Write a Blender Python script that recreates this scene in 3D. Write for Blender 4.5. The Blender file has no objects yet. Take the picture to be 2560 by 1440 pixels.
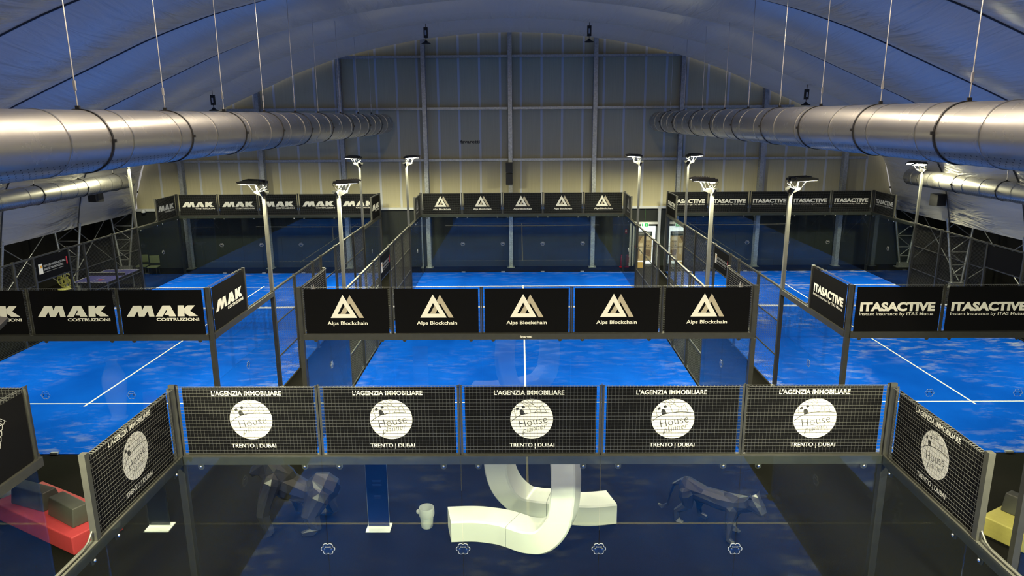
import bpy, bmesh, math, random
from math import sin, cos, pi, radians as rad, sqrt, floor
from mathutils import Vector, Matrix
random.seed(7)
SC = bpy.context.scene
COL = SC.collection

# ------------------------------------------------------------------ camera
F, PI_, YA, RO = 1792.28, .2354, -.0116, -.0072
cy, sy, cp, sp, cr, sr = cos(YA), sin(YA), cos(PI_), sin(PI_), cos(RO), sin(RO)
vx = Vector((cy, -sy, 0)); vu = Vector((sp*sy, sp*cy, cp)); vd = Vector((cp*sy, cp*cy, -sp))
right = cr*vx + sr*vu; up = cr*vu - sr*vx
cam_d = bpy.data.cameras.new('camera'); cam = bpy.data.objects.new('camera', cam_d); COL.objects.link(cam)
M = Matrix.Identity(4)
for i in range(3):
    M[i][0] = right[i]; M[i][1] = up[i]; M[i][2] = -vd[i]
M[0][3], M[1][3], M[2][3] = -.1413, 0, 7.6875
cam.matrix_world = M
cam_d.sensor_width = 36; cam_d.lens = 36*F/2560; cam_d.clip_start = .05; cam_d.clip_end = 200
SC.camera = cam
# ------------------------------------------------------------------ sky outside, seen only through the fabric
W = bpy.data.worlds.new('dusk_sky'); SC.world = W; W.use_nodes = True
W.node_tree.nodes['Background'].inputs[0].default_value = (.86, .82, .80, 1)
W.node_tree.nodes['Background'].inputs[1].default_value = .42
LAMP_RGB = (1.0, .95, .60); LAMP_POWER = 900.0; PEND_RGB = (1.0, .83, .60); PEND_POWER = 1000.0
SC.view_settings.view_transform = 'Standard'; SC.view_settings.look = 'None'
SC.view_settings.gamma = 1; SC.view_settings.use_curve_mapping = False
SC.view_settings.exposure = 0.0
SC.cycles.transparent_max_bounces = 40
SC.cycles.max_bounces = 8; SC.cycles.diffuse_bounces = 4; SC.cycles.glossy_bounces = 5
SC.cycles.sample_clamp_indirect = 4
SC.cycles.caustics_reflective = False; SC.cycles.caustics_refractive = False

# ------------------------------------------------------------------ layout (metres)
YH, YA_, YF = 9.403, 15.423, 35.423      # far wall of the near courts, near and far wall of the far courts
CX = {'L': -12.13, 'C': 0.0, 'R': 12.19}
YW = 36.98                                # end wall of the hall
PX = [0, 2, 4.3, 6.5, 8.4, 10.3, 12.2, 14.6, 16.9, 18.2, 18.9, 19.35, 19.45]
PZ = [11.8, 11.74, 11.5, 11.1, 10.64, 9.98, 9.15, 8.12, 6.98, 6.1, 5.35, 3.5, 2.98]
XC = -.55

# ------------------------------------------------------------------ materials
def nt(name):
    m = bpy.data.materials.new(name); m.use_nodes = True
    return m, m.node_tree, m.node_tree.nodes, m.node_tree.links
def mat(name, col, rough=.5, metal=0, spec=.5, var=0, scale=6, bump=0, bscale=60, stretch=(1, 1, 1), emit=None, estr=0, alpha=None):
    m, t, n, l = nt(name); p = n['Principled BSDF']
    p.inputs['Base Color'].default_value = (*col, 1); p.inputs['Roughness'].default_value = rough
    p.inputs['Metallic'].default_value = metal; p.inputs['Specular IOR Level'].default_value = spec
    if emit:
        p.inputs['Emission Color'].default_value = (*emit, 1); p.inputs['Emission Strength'].default_value = estr
    if var or bump:
        tc = n.new('ShaderNodeTexCoord'); mp = n.new('ShaderNodeMapping'); l.new(tc.outputs['Object'], mp.inputs[0])
        mp.inputs['Scale'].default_value = stretch
        if var:
            nz = n.new('ShaderNodeTexNoise'); nz.inputs['Scale'].default_value = scale; nz.inputs['Detail'].default_value = 5
            l.new(mp.outputs[0], nz.inputs[0])
            r = n.new('ShaderNodeMapRange'); r.inputs['From Min'].default_value = .3; r.inputs['From Max'].default_value = .7
            r.inputs['To Min'].default_value = 1-var; r.inputs['To Max'].default_value = 1+var
            l.new(nz.outputs[0], r.inputs[0])
            h = n.new('ShaderNodeMix'); h.data_type = 'RGBA'; h.blend_type = 'MULTIPLY'; h.inputs[0].default_value = 1
            h.inputs[6].default_value = (*col, 1); l.new(r.outputs[0], h.inputs[7]); l.new(h.outputs[2], p.inputs['Base Color'])
        if bump:
            nb = n.new('ShaderNodeTexNoise'); nb.inputs['Scale'].default_value = bscale; nb.inputs['Detail'].default_value = 3
            l.new(mp.outputs[0], nb.inputs[0])
            b = n.new('ShaderNodeBump'); b.inputs['Strength'].default_value = bump; b.inputs['Distance'].default_value = .02
            l.new(nb.outputs[0], b.inputs['Height']); l.new(b.outputs[0], p.inputs['Normal'])
    return m
def glass(name, tint, rough=0.0, base=.040, haze=None):
    m, t, n, l = nt(name); n.remove(n['Principled BSDF']); out = n['Material Output']
    lw = n.new('ShaderNodeLayerWeight'); lw.inputs[0].default_value = .5
    pw = n.new('ShaderNodeMath'); pw.operation = 'POWER'; pw.inputs[1].default_value = 5; l.new(lw.outputs['Facing'], pw.inputs[0])
    ma = n.new('ShaderNodeMath'); ma.operation = 'MULTIPLY_ADD'; ma.inputs[1].default_value = 1-base; ma.inputs[2].default_value = base
    l.new(pw.outputs[0], ma.inputs[0])
    tr = n.new('ShaderNodeBsdfTransparent'); tr.inputs[0].default_value = (*tint, 1)
    gl = n.new('ShaderNodeBsdfGlossy'); gl.inputs['Roughness'].default_value = rough
    mx = n.new('ShaderNodeMixShader'); l.new(ma.outputs[0], mx.inputs[0]); l.new(tr.outputs[0], mx.inputs[1]); l.new(gl.outputs[0], mx.inputs[2])
    last = mx
    if haze:
        df = n.new('ShaderNodeBsdfDiffuse'); df.inputs[0].default_value = (*haze[:3], 1)
        m2 = n.new('ShaderNodeMixShader'); m2.inputs[0].default_value = haze[3]
        l.new(mx.outputs[0], m2.inputs[1]); l.new(df.outputs[0], m2.inputs[2]); last = m2
    l.new(last.outputs[0], out.inputs[0])
    return m
def turf(name, sand, k=1.0):
    m, t, n, l = nt(name); p = n['Principled BSDF']; p.inputs['Roughness'].default_value = .9; p.inputs['Specular IOR Level'].default_value = .0
    tc = n.new('ShaderNodeTexCoord')
    def noise(sc, det, st=(1, 1, 1), rough=.55):
        mp = n.new('ShaderNodeMapping'); mp.inputs['Scale'].default_value = st; l.new(tc.outputs['Object'], mp.inputs[0])
        z = n.new('ShaderNodeTexNoise'); z.inputs['Scale'].default_value = sc; z.inputs['Detail'].default_value = det
        z.inputs['Roughness'].default_value = rough; l.new(mp.outputs[0], z.inputs[0]); return z.outputs[0]
    def rng(src, a, b, c, d):
        r = n.new('ShaderNodeMapRange'); l.new(src, r.inputs[0])
        for k, v in zip(('From Min', 'From Max', 'To Min', 'To Max'), (a, b, c, d)): r.inputs[k].default_value = v
        return r.outputs[0]
    def op(o, a, b):
        k = n.new('ShaderNodeMath'); k.operation = o
        for i, q in enumerate((a, b)):
            if isinstance(q, (int, float)): k.inputs[i].default_value = q
            else: l.new(q, k.inputs[i])
        return k.outputs[0]
    cr_ = n.new('ShaderNodeValToRGB')
    cr_.color_ramp.elements[0].position = .3; cr_.color_ramp.elements[0].color = (.0015, .055*k, .42*k, 1)
    cr_.color_ramp.elements[1].position = .72; cr_.color_ramp.elements[1].color = (.004, .105*k, .66*k, 1)
    big = noise(.45, 3); fine = noise(70, 2)
    l.new(op('ADD', op('MULTIPLY', big, .7), op('MULTIPLY', fine, .3)), cr_.inputs[0])
    patch = rng(noise(.28, 4, (1, .8, 1)), .46, .72, 0, 1)
    streak = rng(noise(2.0, 6, (.7, 1.6, 1), .62), .5, .78, 0, 1)
    sx = n.new('ShaderNodeSeparateXYZ'); l.new(tc.outputs['Object'], sx.inputs[0])
    edge = op('MAXIMUM', rng(op('ABSOLUTE', sx.outputs[1], 0), 8.6, 10, 0, .7), rng(op('ABSOLUTE', sx.outputs[0], 0), 4.2, 5, 0, .55))
    msk = op('MULTIPLY', streak, op('ADD', patch, edge))
    msk = op('MINIMUM', op('MULTIPLY', msk, sand), .85)
    mx = n.new('ShaderNodeMix'); mx.data_type = 'RGBA'; l.new(msk, mx.inputs[0]); l.new(cr_.outputs[0], mx.inputs[6])
    mx.inputs[7].default_value = (.42, .45, .50, 1); l.new(mx.outputs[2], p.inputs['Base Color'])
    b = n.new('ShaderNodeBump'); b.inputs['Strength'].default_value = .35; b.inputs['Distance'].default_value = .01
    l.new(noise(140, 2), b.inputs['Height']); l.new(b.outputs[0], p.inputs['Normal'])
    return m
def fabric():
    m, t, n, l = nt('roof_membrane'); p = n['Principled BSDF']; out = n['Material Output']
    p.inputs['Base Color'].default_value = (.47, .46, .44, 1); p.inputs['Roughness'].default_value = .30; p.inputs['Specular IOR Level'].default_value = 1.0; p.inputs['IOR'].default_value = 1.6
    p.inputs['Coat Weight'].default_value = .8; p.inputs['Coat Roughness'].default_value = .22; p.inputs['Coat IOR'].default_value = 1.6
    uv = n.new('ShaderNodeUVMap'); uv.uv_map = 'UVMap'
    mp = n.new('ShaderNodeMapping'); mp.inputs['Scale'].default_value = (2.6, .42, 1); mp.inputs['Rotation'].default_value = (0, 0, .12); l.new(uv.outputs[0], mp.inputs[0])
    nz = n.new('ShaderNodeTexNoise'); nz.inputs['Scale'].default_value = 1; nz.inputs['Detail'].default_value = 4; nz.inputs['Distortion'].default_value = .9
    l.new(mp.outputs[0], nz.inputs[0])
    b = n.new('ShaderNodeBump'); b.inputs['Strength'].default_value = 1.0; b.inputs['Distance'].default_value = .55
    # wrinkles gather toward the arches
    sx = n.new('ShaderNodeSeparateXYZ'); l.new(uv.outputs[0], sx.inputs[0])
    fr = n.new('ShaderNodeMath'); fr.operation = 'MODULO'; fr.inputs[1].default_value = 4.95; l.new(sx.outputs[1], fr.inputs[0])
    r = n.new('ShaderNodeMapRange'); r.inputs['From Min'].default_value = .6; r.inputs['From Max'].default_value = 3.4
    r.inputs['To Min'].default_value = 1; r.inputs['To Max'].default_value = .10; l.new(fr.outputs[0], r.inputs[0])
    q = n.new('ShaderNodeMath'); q.operation = 'MULTIPLY'; l.new(nz.outputs[0], q.inputs[0]); l.new(r.outputs[0], q.inputs[1])
    l.new(q.outputs[0], b.inputs['Height']); l.new(b.outputs[0], p.inputs['Normal'])
    tl = n.new('ShaderNodeBsdfTranslucent'); tl.inputs[0].default_value = (.55, .58, .66, 1); l.new(b.outputs[0], tl.inputs['Normal'])
    mx = n.new('ShaderNodeMixShader'); mx.inputs[0].default_value = .16
    l.new(p.outputs[0], mx.inputs[1]); l.new(tl.outputs[0], mx.inputs[2]); l.new(mx.outputs[0], out.inputs[0])
    return m
def duct_steel():
    m, t, n, l = nt('duct_steel'); p = n['Principled BSDF']; p.inputs['Metallic'].default_value = 1
    uv = n.new('ShaderNodeUVMap'); uv.uv_map = 'UVMap'; sx = n.new('ShaderNodeSeparateXYZ'); l.new(uv.outputs[0], sx.inputs[0])
    def op(o, a, b=0.0, c=0.0):
        k = n.new('ShaderNodeMath'); k.operation = o
        for i, q in enumerate((a, b, c)):
            if isinstance(q, (int, float)): k.inputs[i].default_value = q
            else: l.new(q, k.inputs[i])
        return k.outputs[0]
    du = op('SUBTRACT', op('FRACT', op('DIVIDE', sx.outputs[0], .055)), .5)
    row = op('FLOOR', op('DIVIDE', sx.outputs[0], .055))
    dv = op('SUBTRACT', op('FRACT', op('ADD', op('DIVIDE', sx.outputs[1], .13), op('MULTIPLY', row, .5))), .5)
    d = op('SQRT', op('ADD', op('MULTIPLY', op('MULTIPLY', du, .055), op('MULTIPLY', du, .055)), op('MULTIPLY', op('MULTIPLY', dv, .13), op('MULTIPLY', dv, .13))))
    hole = op('LESS_THAN', d, .0115)
    # u in 0..1 metres of arc, 0 at the bottom, signed: perforated bands low on both flanks
    au = op('ABSOLUTE', sx.outputs[0])
    band = op('MULTIPLY', op('GREATER_THAN', au, .14), op('LESS_THAN', au, .42))
    hole = op('MULTIPLY', hole, band)
    nz = n.new('ShaderNodeTexNoise'); nz.inputs['Scale'].default_value = 2.2; nz.inputs['Detail'].default_value = 6; l.new(uv.outputs[0], nz.inputs[0])
    r = n.new('ShaderNodeMapRange'); r.inputs['To Min'].default_value = .17; r.inputs['To Max'].default_value = .34; l.new(nz.outputs[0], r.inputs[0]); l.new(r.outputs[0], p.inputs['Roughness'])
    mx = n.new('ShaderNodeMix'); mx.data_type = 'RGBA'; l.new(hole, mx.inputs[0]); mx.inputs[6].default_value = (.52, .505, .48, 1); mx.inputs[7].default_value = (.008, .008, .01, 1)
    l.new(mx.outputs[2], p.inputs['Base Color'])
    q = n.new('ShaderNodeBsdfPrincipled'); q.inputs['Metallic'].default_value = 1; q.inputs['Roughness'].default_value = .50; l.new(mx.outputs[2], q.inputs['Base Color'])
    ms = n.new('ShaderNodeMixShader'); ms.inputs[0].default_value = .5; l.new(p.outputs[0], ms.inputs[1]); l.new(q.outputs[0], ms.inputs[2]); l.new(ms.outputs[0], n['Material Output'].inputs[0])
    return m

PAINT = mat('anthracite_paint', (.031, .031, .028), .45, 0, .5, .12, 9)
GALV = mat('galvanised_steel', (.42, .44, .46), .42, .75, .5, .22, 14)
WIRE = mat('welded_wire', (.15, .15, .145), .38, .5, .5)
WIREF = mat('fence_wire', (.07, .07, .068), .45, .3, .5)
BLACK = mat('black_banner_mesh', (.0032, .0032, .0042), .8, 0, .08, .1, 30)
PRINT = mat('cream_white_print', (.80, .775, .70), .6)
TAN = mat('tan_print', (.43, .37, .28), .6)
INK = mat('black_print', (.012, .012, .012), .6)
GREYP = mat('grey_white_print', (.42, .42, .42), .6)
REDP = mat('red_print', (.55, .02, .03), .5)
ORANGE = mat('orange_print', (.85, .40, .03), .5)
GLASS = glass('court_glass', (.93, .965, .95))
ACR = glass('clear_acrylic', (.97, .98, .99), .02, .05)
ACRE = glass('acrylic_rim', (.6, .62, .65), .15, .25, (.9, .92, .95, .30))
FILM = glass('bag_film', (.8, .82, .82), .3, .05, (.85, .87, .85, .45))
STEELB = mat('bolt_steel', (.65, .63, .6), .25, 1)
BLK = mat('black_plastic', (.012, .012, .013), .45, 0, .5)
BLKM = mat('black_powder_coat', (.006, .006, .0065), .5, 0, .5)
CARPET = mat('charcoal_carpet', (.0085, .0084, .0072), .95, 0, .05, .22, 55, .5, 180)
WALLU = mat('grey_cladding', (.53, .485, .315), .6, 0, .35, .05, 3, 0, 60, (8, 1, .2))
STRIP = mat('white_cladding_strip', (.60, .615, .63), .55, 0, .35)
WALLD = mat('dark_cladding', (.015, .019, .019), .6, 0, .35, .1, 5, 0, 60, (10, 1, .2))
VOID = mat('dark_side_cladding', (.012, .012, .012), .8, 0, .2)
WHITEP = mat('white_metal_paint', (.72, .74, .74), .4)
LINE = mat('white_turf_line', (.80, .80, .78), .9, 0, .2, .06, 60)
MEMB = fabric()
KEDER = mat('dark_keder_rail', (.035, .04, .055), .5)
DUCT = duct_steel()
DRING = mat('duct_ring', (.55, .54, .53), .3, 1)
DBAND = mat('dark_hanger_band', (.03, .03, .032), .4, .4)
CABLE = mat('steel_cable', (.62, .60, .60), .35, .6)
BENCH = mat('white_lacquer', (.87, .89, .84), .32, 0, .4)
LENSB = mat('brighter_floodlight_lens', (.9, .9, .85), .4, 0, .5, 0, 6, 0, 60, (1, 1, 1), LAMP_RGB, LAMP_POWER*1.7)
LENS = mat('floodlight_lens', (.9, .9, .85), .4, 0, .5, 0, 6, 0, 60, (1, 1, 1), LAMP_RGB, LAMP_POWER)
RED = mat('red_upholstery', (.33, .032, .038), .6, 0, .35, .05, 20, .15, 220)
REDTOP = RED
CUSH = mat('grey_faux_leather', (.052, .054, .046), .42, 0, .45, .06, 12)
OLIVE = mat('olive_yellow_upholstery', (.30, .27, .075), .6, 0, .35, .05, 20, .15, 220)
LOWPOLY = mat('black_sculpture_lacquer', (.022, .022, .024), .36, 0, .5, .1, 2)
POSTER = mat('navy_poster', (.004, .013, .085), .35)
NAVY = mat('table_tennis_blue', (.035, .035, .16), .5)
GREENU = mat('dull_green_fabric', (.07, .085, .045), .8)
LATT = mat('yellow_green_plastic', (.45, .46, .16), .45)
CARD = mat('yellow_cardboard', (.70, .47, .11), .8)
WBIN = mat('frosted_white_plastic', (.62, .66, .66), .4)
CERAM = mat('white_glaze', (.72, .74, .74), .25)
SIGNG = mat('lit_green_sign', (.02, .4, .09), .4, 0, .5, 0, 6, 0, 60, (1, 1, 1), (.02, .50, .11), .55)
SIGNW = mat('lit_white_sign', (.8, .85, .8), .4, 0, .5, 0, 6, 0, 60, (1, 1, 1), (.75, .9, .75), .55)
DAY = mat('daylight_pane', (.8, .85, .85), .2, 0, .5, 0, 6, 0, 60, (1, 1, 1), (.80, .95, .95), 1.6)
PTAN = mat('poster_tan', (.42, .33, .17), .5, 0, .4, 0, 6, 0, 60, (1, 1, 1), (.42, .33, .17), .30)  # emits its own colour faintly, an added glow standing in for backlight
PDARK = mat('poster_dark_green', (.012, .03, .028), .5)
PBROWN = mat('poster_brown', (.17, .10, .045), .5, 0, .4, 0, 6, 0, 60, (1, 1, 1), (.17, .10, .045), .25)  # ink also glows a little, backlight put into the colour
PCREAM = mat('poster_cream', (.62, .55, .38), .5, 0, .4, 0, 6, 0, 60, (1, 1, 1), (.62, .55, .38), .30)  # same added glow for the pale areas, no lamp behind them
EXTR = mat('extinguisher_red', (.35, .008, .014), .35)
NET = mat('black_net_cord', (.012, .012, .014), .8)
TURF = {'L': turf('blue_turf_sandy', .6), 'C': turf('blue_turf', .28, .84), 'R': turf('blue_turf_very_sandy', 1.25, .95)}

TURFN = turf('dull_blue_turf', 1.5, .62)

# ------------------------------------------------------------------ mesh helpers
class MB:
    def __init__(s): s.v = []; s.f = []; s.m = []; s.mi = 0
    def add(s, vs, fs):
        o = len(s.v); s.v += [tuple(q) for q in vs]; s.f += [tuple(i+o for i in f) for f in fs]; s.m += [s.mi]*len(fs); return s
    def box(s, x0, x1, y0, y1, z0, z1):
        return s.add([(x0, y0, z0), (x1, y0, z0), (x1, y1, z0), (x0, y1, z0), (x0, y0, z1), (x1, y0, z1), (x1, y1, z1), (x0, y1, z1)],
                     [(0, 3, 2, 1), (4, 5, 6, 7), (0, 1, 5, 4), (1, 2, 6, 5), (2, 3, 7, 6), (3, 0, 4, 7)])
    def bar(s, p, q, w, h=None, upv=(0, 0, 1)):
        p, q = Vector(p), Vector(q); h = h or w; d = (q-p).normalized(); u = Vector(upv)
        if abs(d.dot(u)) > .98: u = Vector((0, 1, 0))
        a = d.cross(u).normalized()*w/2; b = a.cross(d).normalized()*h/2
        vs = [p-a-b, p+a-b, p+a+b, p-a+b, q-a-b, q+a-b, q+a+b, q-a+b]
        return s.add(vs, [(0, 1, 2, 3), (7, 6, 5, 4), (0, 4, 5, 1), (1, 5, 6, 2), (2, 6, 7, 3), (3, 7, 4, 0)])
    def tube(s, pts, r, n=10, caps=True):
        pts = [Vector(p) for p in pts]; rings = []; rr = r if isinstance(r, (list, tuple)) else [r]*len(pts)
        ref = None; vs = []
        for i, p in enumerate(pts):
            d = (pts[min(i+1, len(pts)-1)]-pts[max(i-1, 0)]).normalized()
            if ref is None:
                ref = Vector((0, 0, 1)) if abs(d.z) < .9 else Vector((1, 0, 0))
            a = d.cross(ref).normalized(); b = a.cross(d).normalized(); ref = b
            vs += [p+(a*cos(2*pi*k/n)+b*sin(2*pi*k/n))*rr[i] for k in range(n)]
        fs = []
        for i in range(len(pts)-1):
            for k in range(n):
                k2 = (k+1) % n
                fs.append((i*n+k, i*n+k2, (i+1)*n+k2, (i+1)*n+k))
        if caps: fs += [tuple(range(n-1, -1, -1)), tuple((len(pts)-1)*n+k for k in range(n))]
        return s.add(vs, fs)
    def lathe(s, prof, c=(0, 0, 0), n=24, caps=True):
        vs = []; fs = []
        for r, z in prof: vs += [(c[0]+r*cos(2*pi*k/n), c[1]+r*sin(2*pi*k/n), c[2]+z) for k in range(n)]
        for i in range(len(prof)-1):
            for k in range(n):
                k2 = (k+1) % n; fs.append((i*n+k, i*n+k2, (i+1)*n+k2, (i+1)*n+k))
        if caps: fs += [tuple(range(n-1, -1, -1)), tuple((len(prof)-1)*n+k for k in range(n))]
        return s.add(vs, fs)
    def prism(s, poly, a0, a1, axis='y'):
        n = len(poly)
        P = {'y': lambda u, v, a: (u, a, v), 'z': lambda u, v, a: (u, v, a), 'x': lambda u, v, a: (a, u, v)}[axis]
        vs = [P(u, v, a0) for u, v in poly]+[P(u, v, a1) for u, v in poly]
        return s.add(vs, [tuple(range(n)), tuple(range(2*n-1, n-1, -1))]+[(i, i+n, (i+1) % n+n, (i+1) % n) for i in range(n)])
    def flat(s, poly, y=0.0): return s.add([(u, y, v) for u, v in poly], [tuple(range(len(poly)))])
    def stroke(s, pts, w, y=0.0):
        for (a, b), (c, d) in zip(pts[:-1], pts[1:]):
            L = sqrt((c-a)**2+(d-b)**2) or 1; ex, ez = (c-a)/L, (d-b)/L; nx, nz = -ez*w/2, ex*w/2
            a2, b2, c2, d2 = a-ex*w*.3, b-ez*w*.3, c+ex*w*.3, d+ez*w*.3
            s.flat([(a2+nx, b2+nz), (a2-nx, b2-nz), (c2-nx, d2-nz), (c2+nx, d2+nz)], y)
        return s
    def mesh(s, name, mats, smooth=False, recalc=True):
        me = bpy.data.meshes.new(name); me.from_pydata(s.v, [], s.f)
        mats = mats if isinstance(mats, (list, tuple)) else [mats]
        for m in mats: me.materials.append(m)
        if len(mats) > 1: me.polygons.foreach_set('material_index', s.m)
        if recalc:
            bm = bmesh.new(); bm.from_mesh(me); bmesh.ops.recalc_face_normals(bm, faces=bm.faces); bm.to_mesh(me); bm.free()
        if smooth:
            me.polygons.foreach_set('use_smooth', [True]*len(me.polygons)); me.set_sharp_from_angle(angle=rad(38))
        me.update(); return me
def link(name, data, parent=None, loc=(0, 0, 0), rz=0.0):
    o = bpy.data.objects.new(name, data); COL.objects.link(o); o.location = loc; o.rotation_euler = (0, 0, rz)
    if parent: o.parent = parent
    return o
def tag(o, label=None, cat=None, group=None, kind=None):
    if label: o['label'] = label
    if cat: o['category'] = cat
    if group: o['group'] = group
    if kind: o['kind'] = kind
    return o
def thing(name, label, cat, loc=(0, 0, 0), rz=0, group=None): return tag(link(name, None, None, loc, rz), label, cat, group)
def struct(name, mb, m, **k):
    o = link(name, mb.mesh(name, m, **k)); o['kind'] = 'structure'; return o
def part(name, mb, m, parent, loc=(0, 0, 0), rz=0, **k): return link(name, mb.mesh(name, m, **k), parent, loc, rz)
CACHE = {}
def cached(key, fn):
    if key not in CACHE: CACHE[key] = fn()
    return CACHE[key]
def dup(root, loc, rz, label=None, group=None):
    r = root.copy(); COL.objects.link(r); r.location = loc; r.rotation_euler = (0, 0, rz)
    if label: r['label'] = label
    if group: r['group'] = group
    for ch in list(root.children):
        c = ch.copy(); COL.objects.link(c); c.parent = r
        for g in list(ch.children):
            d = g.copy(); COL.objects.link(d); d.parent = c
    return r
def roundbox(x0, x1, y0, y1, z0, z1, b, seg=3):
    bm = bmesh.new(); r = bmesh.ops.create_cube(bm, size=1)
    for v in bm.verts: v.co = Vector((x0+(v.co.x+.5)*(x1-x0), y0+(v.co.y+.5)*(y1-y0), z0+(v.co.z+.5)*(z1-z0)))
    bmesh.ops.bevel(bm, geom=bm.edges[:], offset=b, segments=seg, affect='EDGES', profile=.6)
    return bm
def bmobj(name, bm, m, parent, smooth=True, loc=(0, 0, 0), rz=0):
    me = bpy.data.meshes.new(name); bm.to_mesh(me); bm.free(); me.materials.append(m)
    if smooth: me.polygons.foreach_set('use_smooth', [True]*len(me.polygons)); me.set_sharp_from_angle(angle=rad(50))
    return link(name, me, parent, loc, rz)
def textgeo(body, width, height, offset=0.0, shear=0.0, spacing=1.0):
    """verts (u,v) and faces of a line of text fitted to width x height, origin at the lower left"""
    c = bpy.data.curves.new('t', 'FONT'); c.body = body; c.offset = offset; c.shear = shear; c.space_character = spacing; c.resolution_u = 3
    o = bpy.data.objects.new('t', c); COL.objects.link(o)
    bpy.context.view_layer.update()
    me = bpy.data.meshes.new_from_object(o.evaluated_get(bpy.context.evaluated_depsgraph_get()))
    vs = [(v.co.x, v.co.y) for v in me.vertices]; fs = [tuple(p.vertices) for p in me.polygons]
    bpy.data.objects.remove(o); bpy.data.curves.remove(c); bpy.data.meshes.remove(me)
    x0 = min(v[0] for v in vs); x1 = max(v[0] for v in vs)
    kx = width/(x1-x0); ky = height/.70       # cap height of the built-in font is about 0.70
    return [((x-x0)*kx, y*ky) for x, y in vs], fs
def put_text(mb, body, x, z, width, height, offset=0.0, shear=0.0, rot=0.0, spacing=1.0, y=0.0):
    vs, fs = textgeo(body, width, height, offset, shear, spacing); c, s = cos(rot), sin(rot)
    mb.add([(x+u*c-v*s, y, z+u*s+v*c) for u, v in vs], fs)

# ------------------------------------------------------------------ room shell
mb = MB(); mb.box(-24, 24, -14, 38, -.2, 0); struct('floor', mb, CARPET)
def prof_pts():
    pts = []
    for i in range(len(PX)-1):
        n = 8 if i < 8 else 4
        for k in range(n):
            t = k/n; pts.append((PX[i]+(PX[i+1]-PX[i])*t, PZ[i]+(PZ[i+1]-PZ[i])*t))
    pts.append((PX[-1], PZ[-1]))
    for _ in range(6):   # smooth
        pts = [pts[0]]+[((pts[i-1][0]+2*pts[i][0]+pts[i+1][0])/4, (pts[i-1][1]+2*pts[i][1]+pts[i+1][1])/4) for i in range(1, len(pts)-1)]+[pts[-1]]
    full = [(-x, z) for x, z in reversed(pts[1:])]+[(0, pts[0][1]-.004)]+pts[1:]
    return [(XC+x, z) for x, z in full]
PROF = prof_pts(); NP = len(PROF)
def roof_z(x):
    for (a, b), (c, d) in zip(PROF[:-1], PROF[1:]):
        if a <= x <= c and c > a: return b+(d-b)*(x-a)/(c-a)
    return 3
NRM = []
for i in range(NP):
    a = Vector(PROF[max(i-1, 0)]); b = Vector(PROF[min(i+1, NP-1)]); d = (b-a).normalized(); NRM.append(Vector((d.y, -d.x)))   # inward / downward
ARC = [0]
for i in range(1, NP): ARC.append(ARC[-1]+(Vector(PROF[i])-Vector(PROF[i-1])).length)
BAY = 4.95; NB = 10; NS = 18; SAG = .37
mb = MB(); uvs = []
for b in range(NB):
    y1 = 36.72-b*BAY; o = len(mb.v); vs = []
    for j in range(NS+1):
        t = j/NS; y = y1-BAY*t; s = SAG*(4*t*(1-t))
        for i in range(NP):
            e = min(1, min(ARC[i], ARC[-1]-ARC[i])/1.2)*.8+.2
            x = PROF[i][0]+NRM[i].x*s*e; z = PROF[i][1]+NRM[i].y*s*e
            if i in (0, NP-1): z = PROF[i][1]-.10*sin(pi*t)*0-.0
            vs.append((x, y, z)); uvs.append((ARC[i], b*BAY+BAY*t))
    fs = [(j*NP+i, j*NP+i+1, (j+1)*NP+i+1, (j+1)*NP+i) for j in range(NS) for i in range(NP-1)]
    mb.add(vs, fs)
me = mb.mesh('ceiling', MEMB, recalc=False)
uvl = me.uv_layers.new(name='UVMap')
for lp in me.loops: uvl.data[lp.index].uv = uvs[lp.vertex_index]
me.polygons.foreach_set('use_smooth', [True]*len(me.polygons))
tag(link('ceiling', me), kind='structure')
for b in range(1, 8):
    y = 36.72-b*BAY; mb = MB()
    mb.tube([(PROF[i][0]+NRM[i].x*.01, y, PROF[i][1]+NRM[i].y*.01) for i in range(0, NP, 2)], .032, 6)
    struct(f'trim_{b}', mb, KEDER, smooth=True)
# end wall: pale cladding with white strips above, dark cladding below
def clip_top(x): return roof_z(x)+.35
mb = MB()
xs = [-20.2+i*.5 for i in range(80)]
top = [(x, clip_top(x)) for x in xs if -20.0 <= x <= 18.9]
poly = [(-20.0, 3.05)]+[(-20.0, 3.6)]+top[1:]+[(18.9, 3.6), (18.9, 3.05)]
mb.prism(poly, YW, YW+.2, 'y')
mb.mi = 1
k = -20
while k < 20:
    x = -.06+1.03*k
    if -19.3 < x < 18.2: mb.box(x-.055, x+.055, YW-.012, YW+.01, 3.05, roof_z(x)+.1)
    k += 1
wb = struct('wall_back', mb, [WALLU, STRIP])
mb = MB(); put_text(mb, 'favaretti', -3.13, 6.36, .98, .17, .02); part('lettering', mb, INK, wb, (0, YW-.014, 0))
mb = MB(); mb.box(-22.4, 21.4, YW-.03, YW+.2, 0, 3.02)
for i in range(42): mb.box(-21.9+i*1.03, -21.87+i*1.03, YW-.04, YW-.02, 0, 3.02)
struct('wall_back_lower', mb, WALLD)
mb = MB(); mb.box(-20, 5.4, YW-.16, YW, 3.02, 3.14); mb.box(5.4, 18.9, YW-.16, YW, 3.02, 3.14); struct('trim_8', mb, WHITEP)
mb = MB(); mb.prism([(-22.4, 0), (22, 0), (22, 4)]+[(x, roof_z(x)+.35) for x in reversed(xs) if -20 <= x <= 18.9]+[(-22.4, 4)], -13.2, -13, 'y'); struct('wall_front', mb, WALLU)
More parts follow.
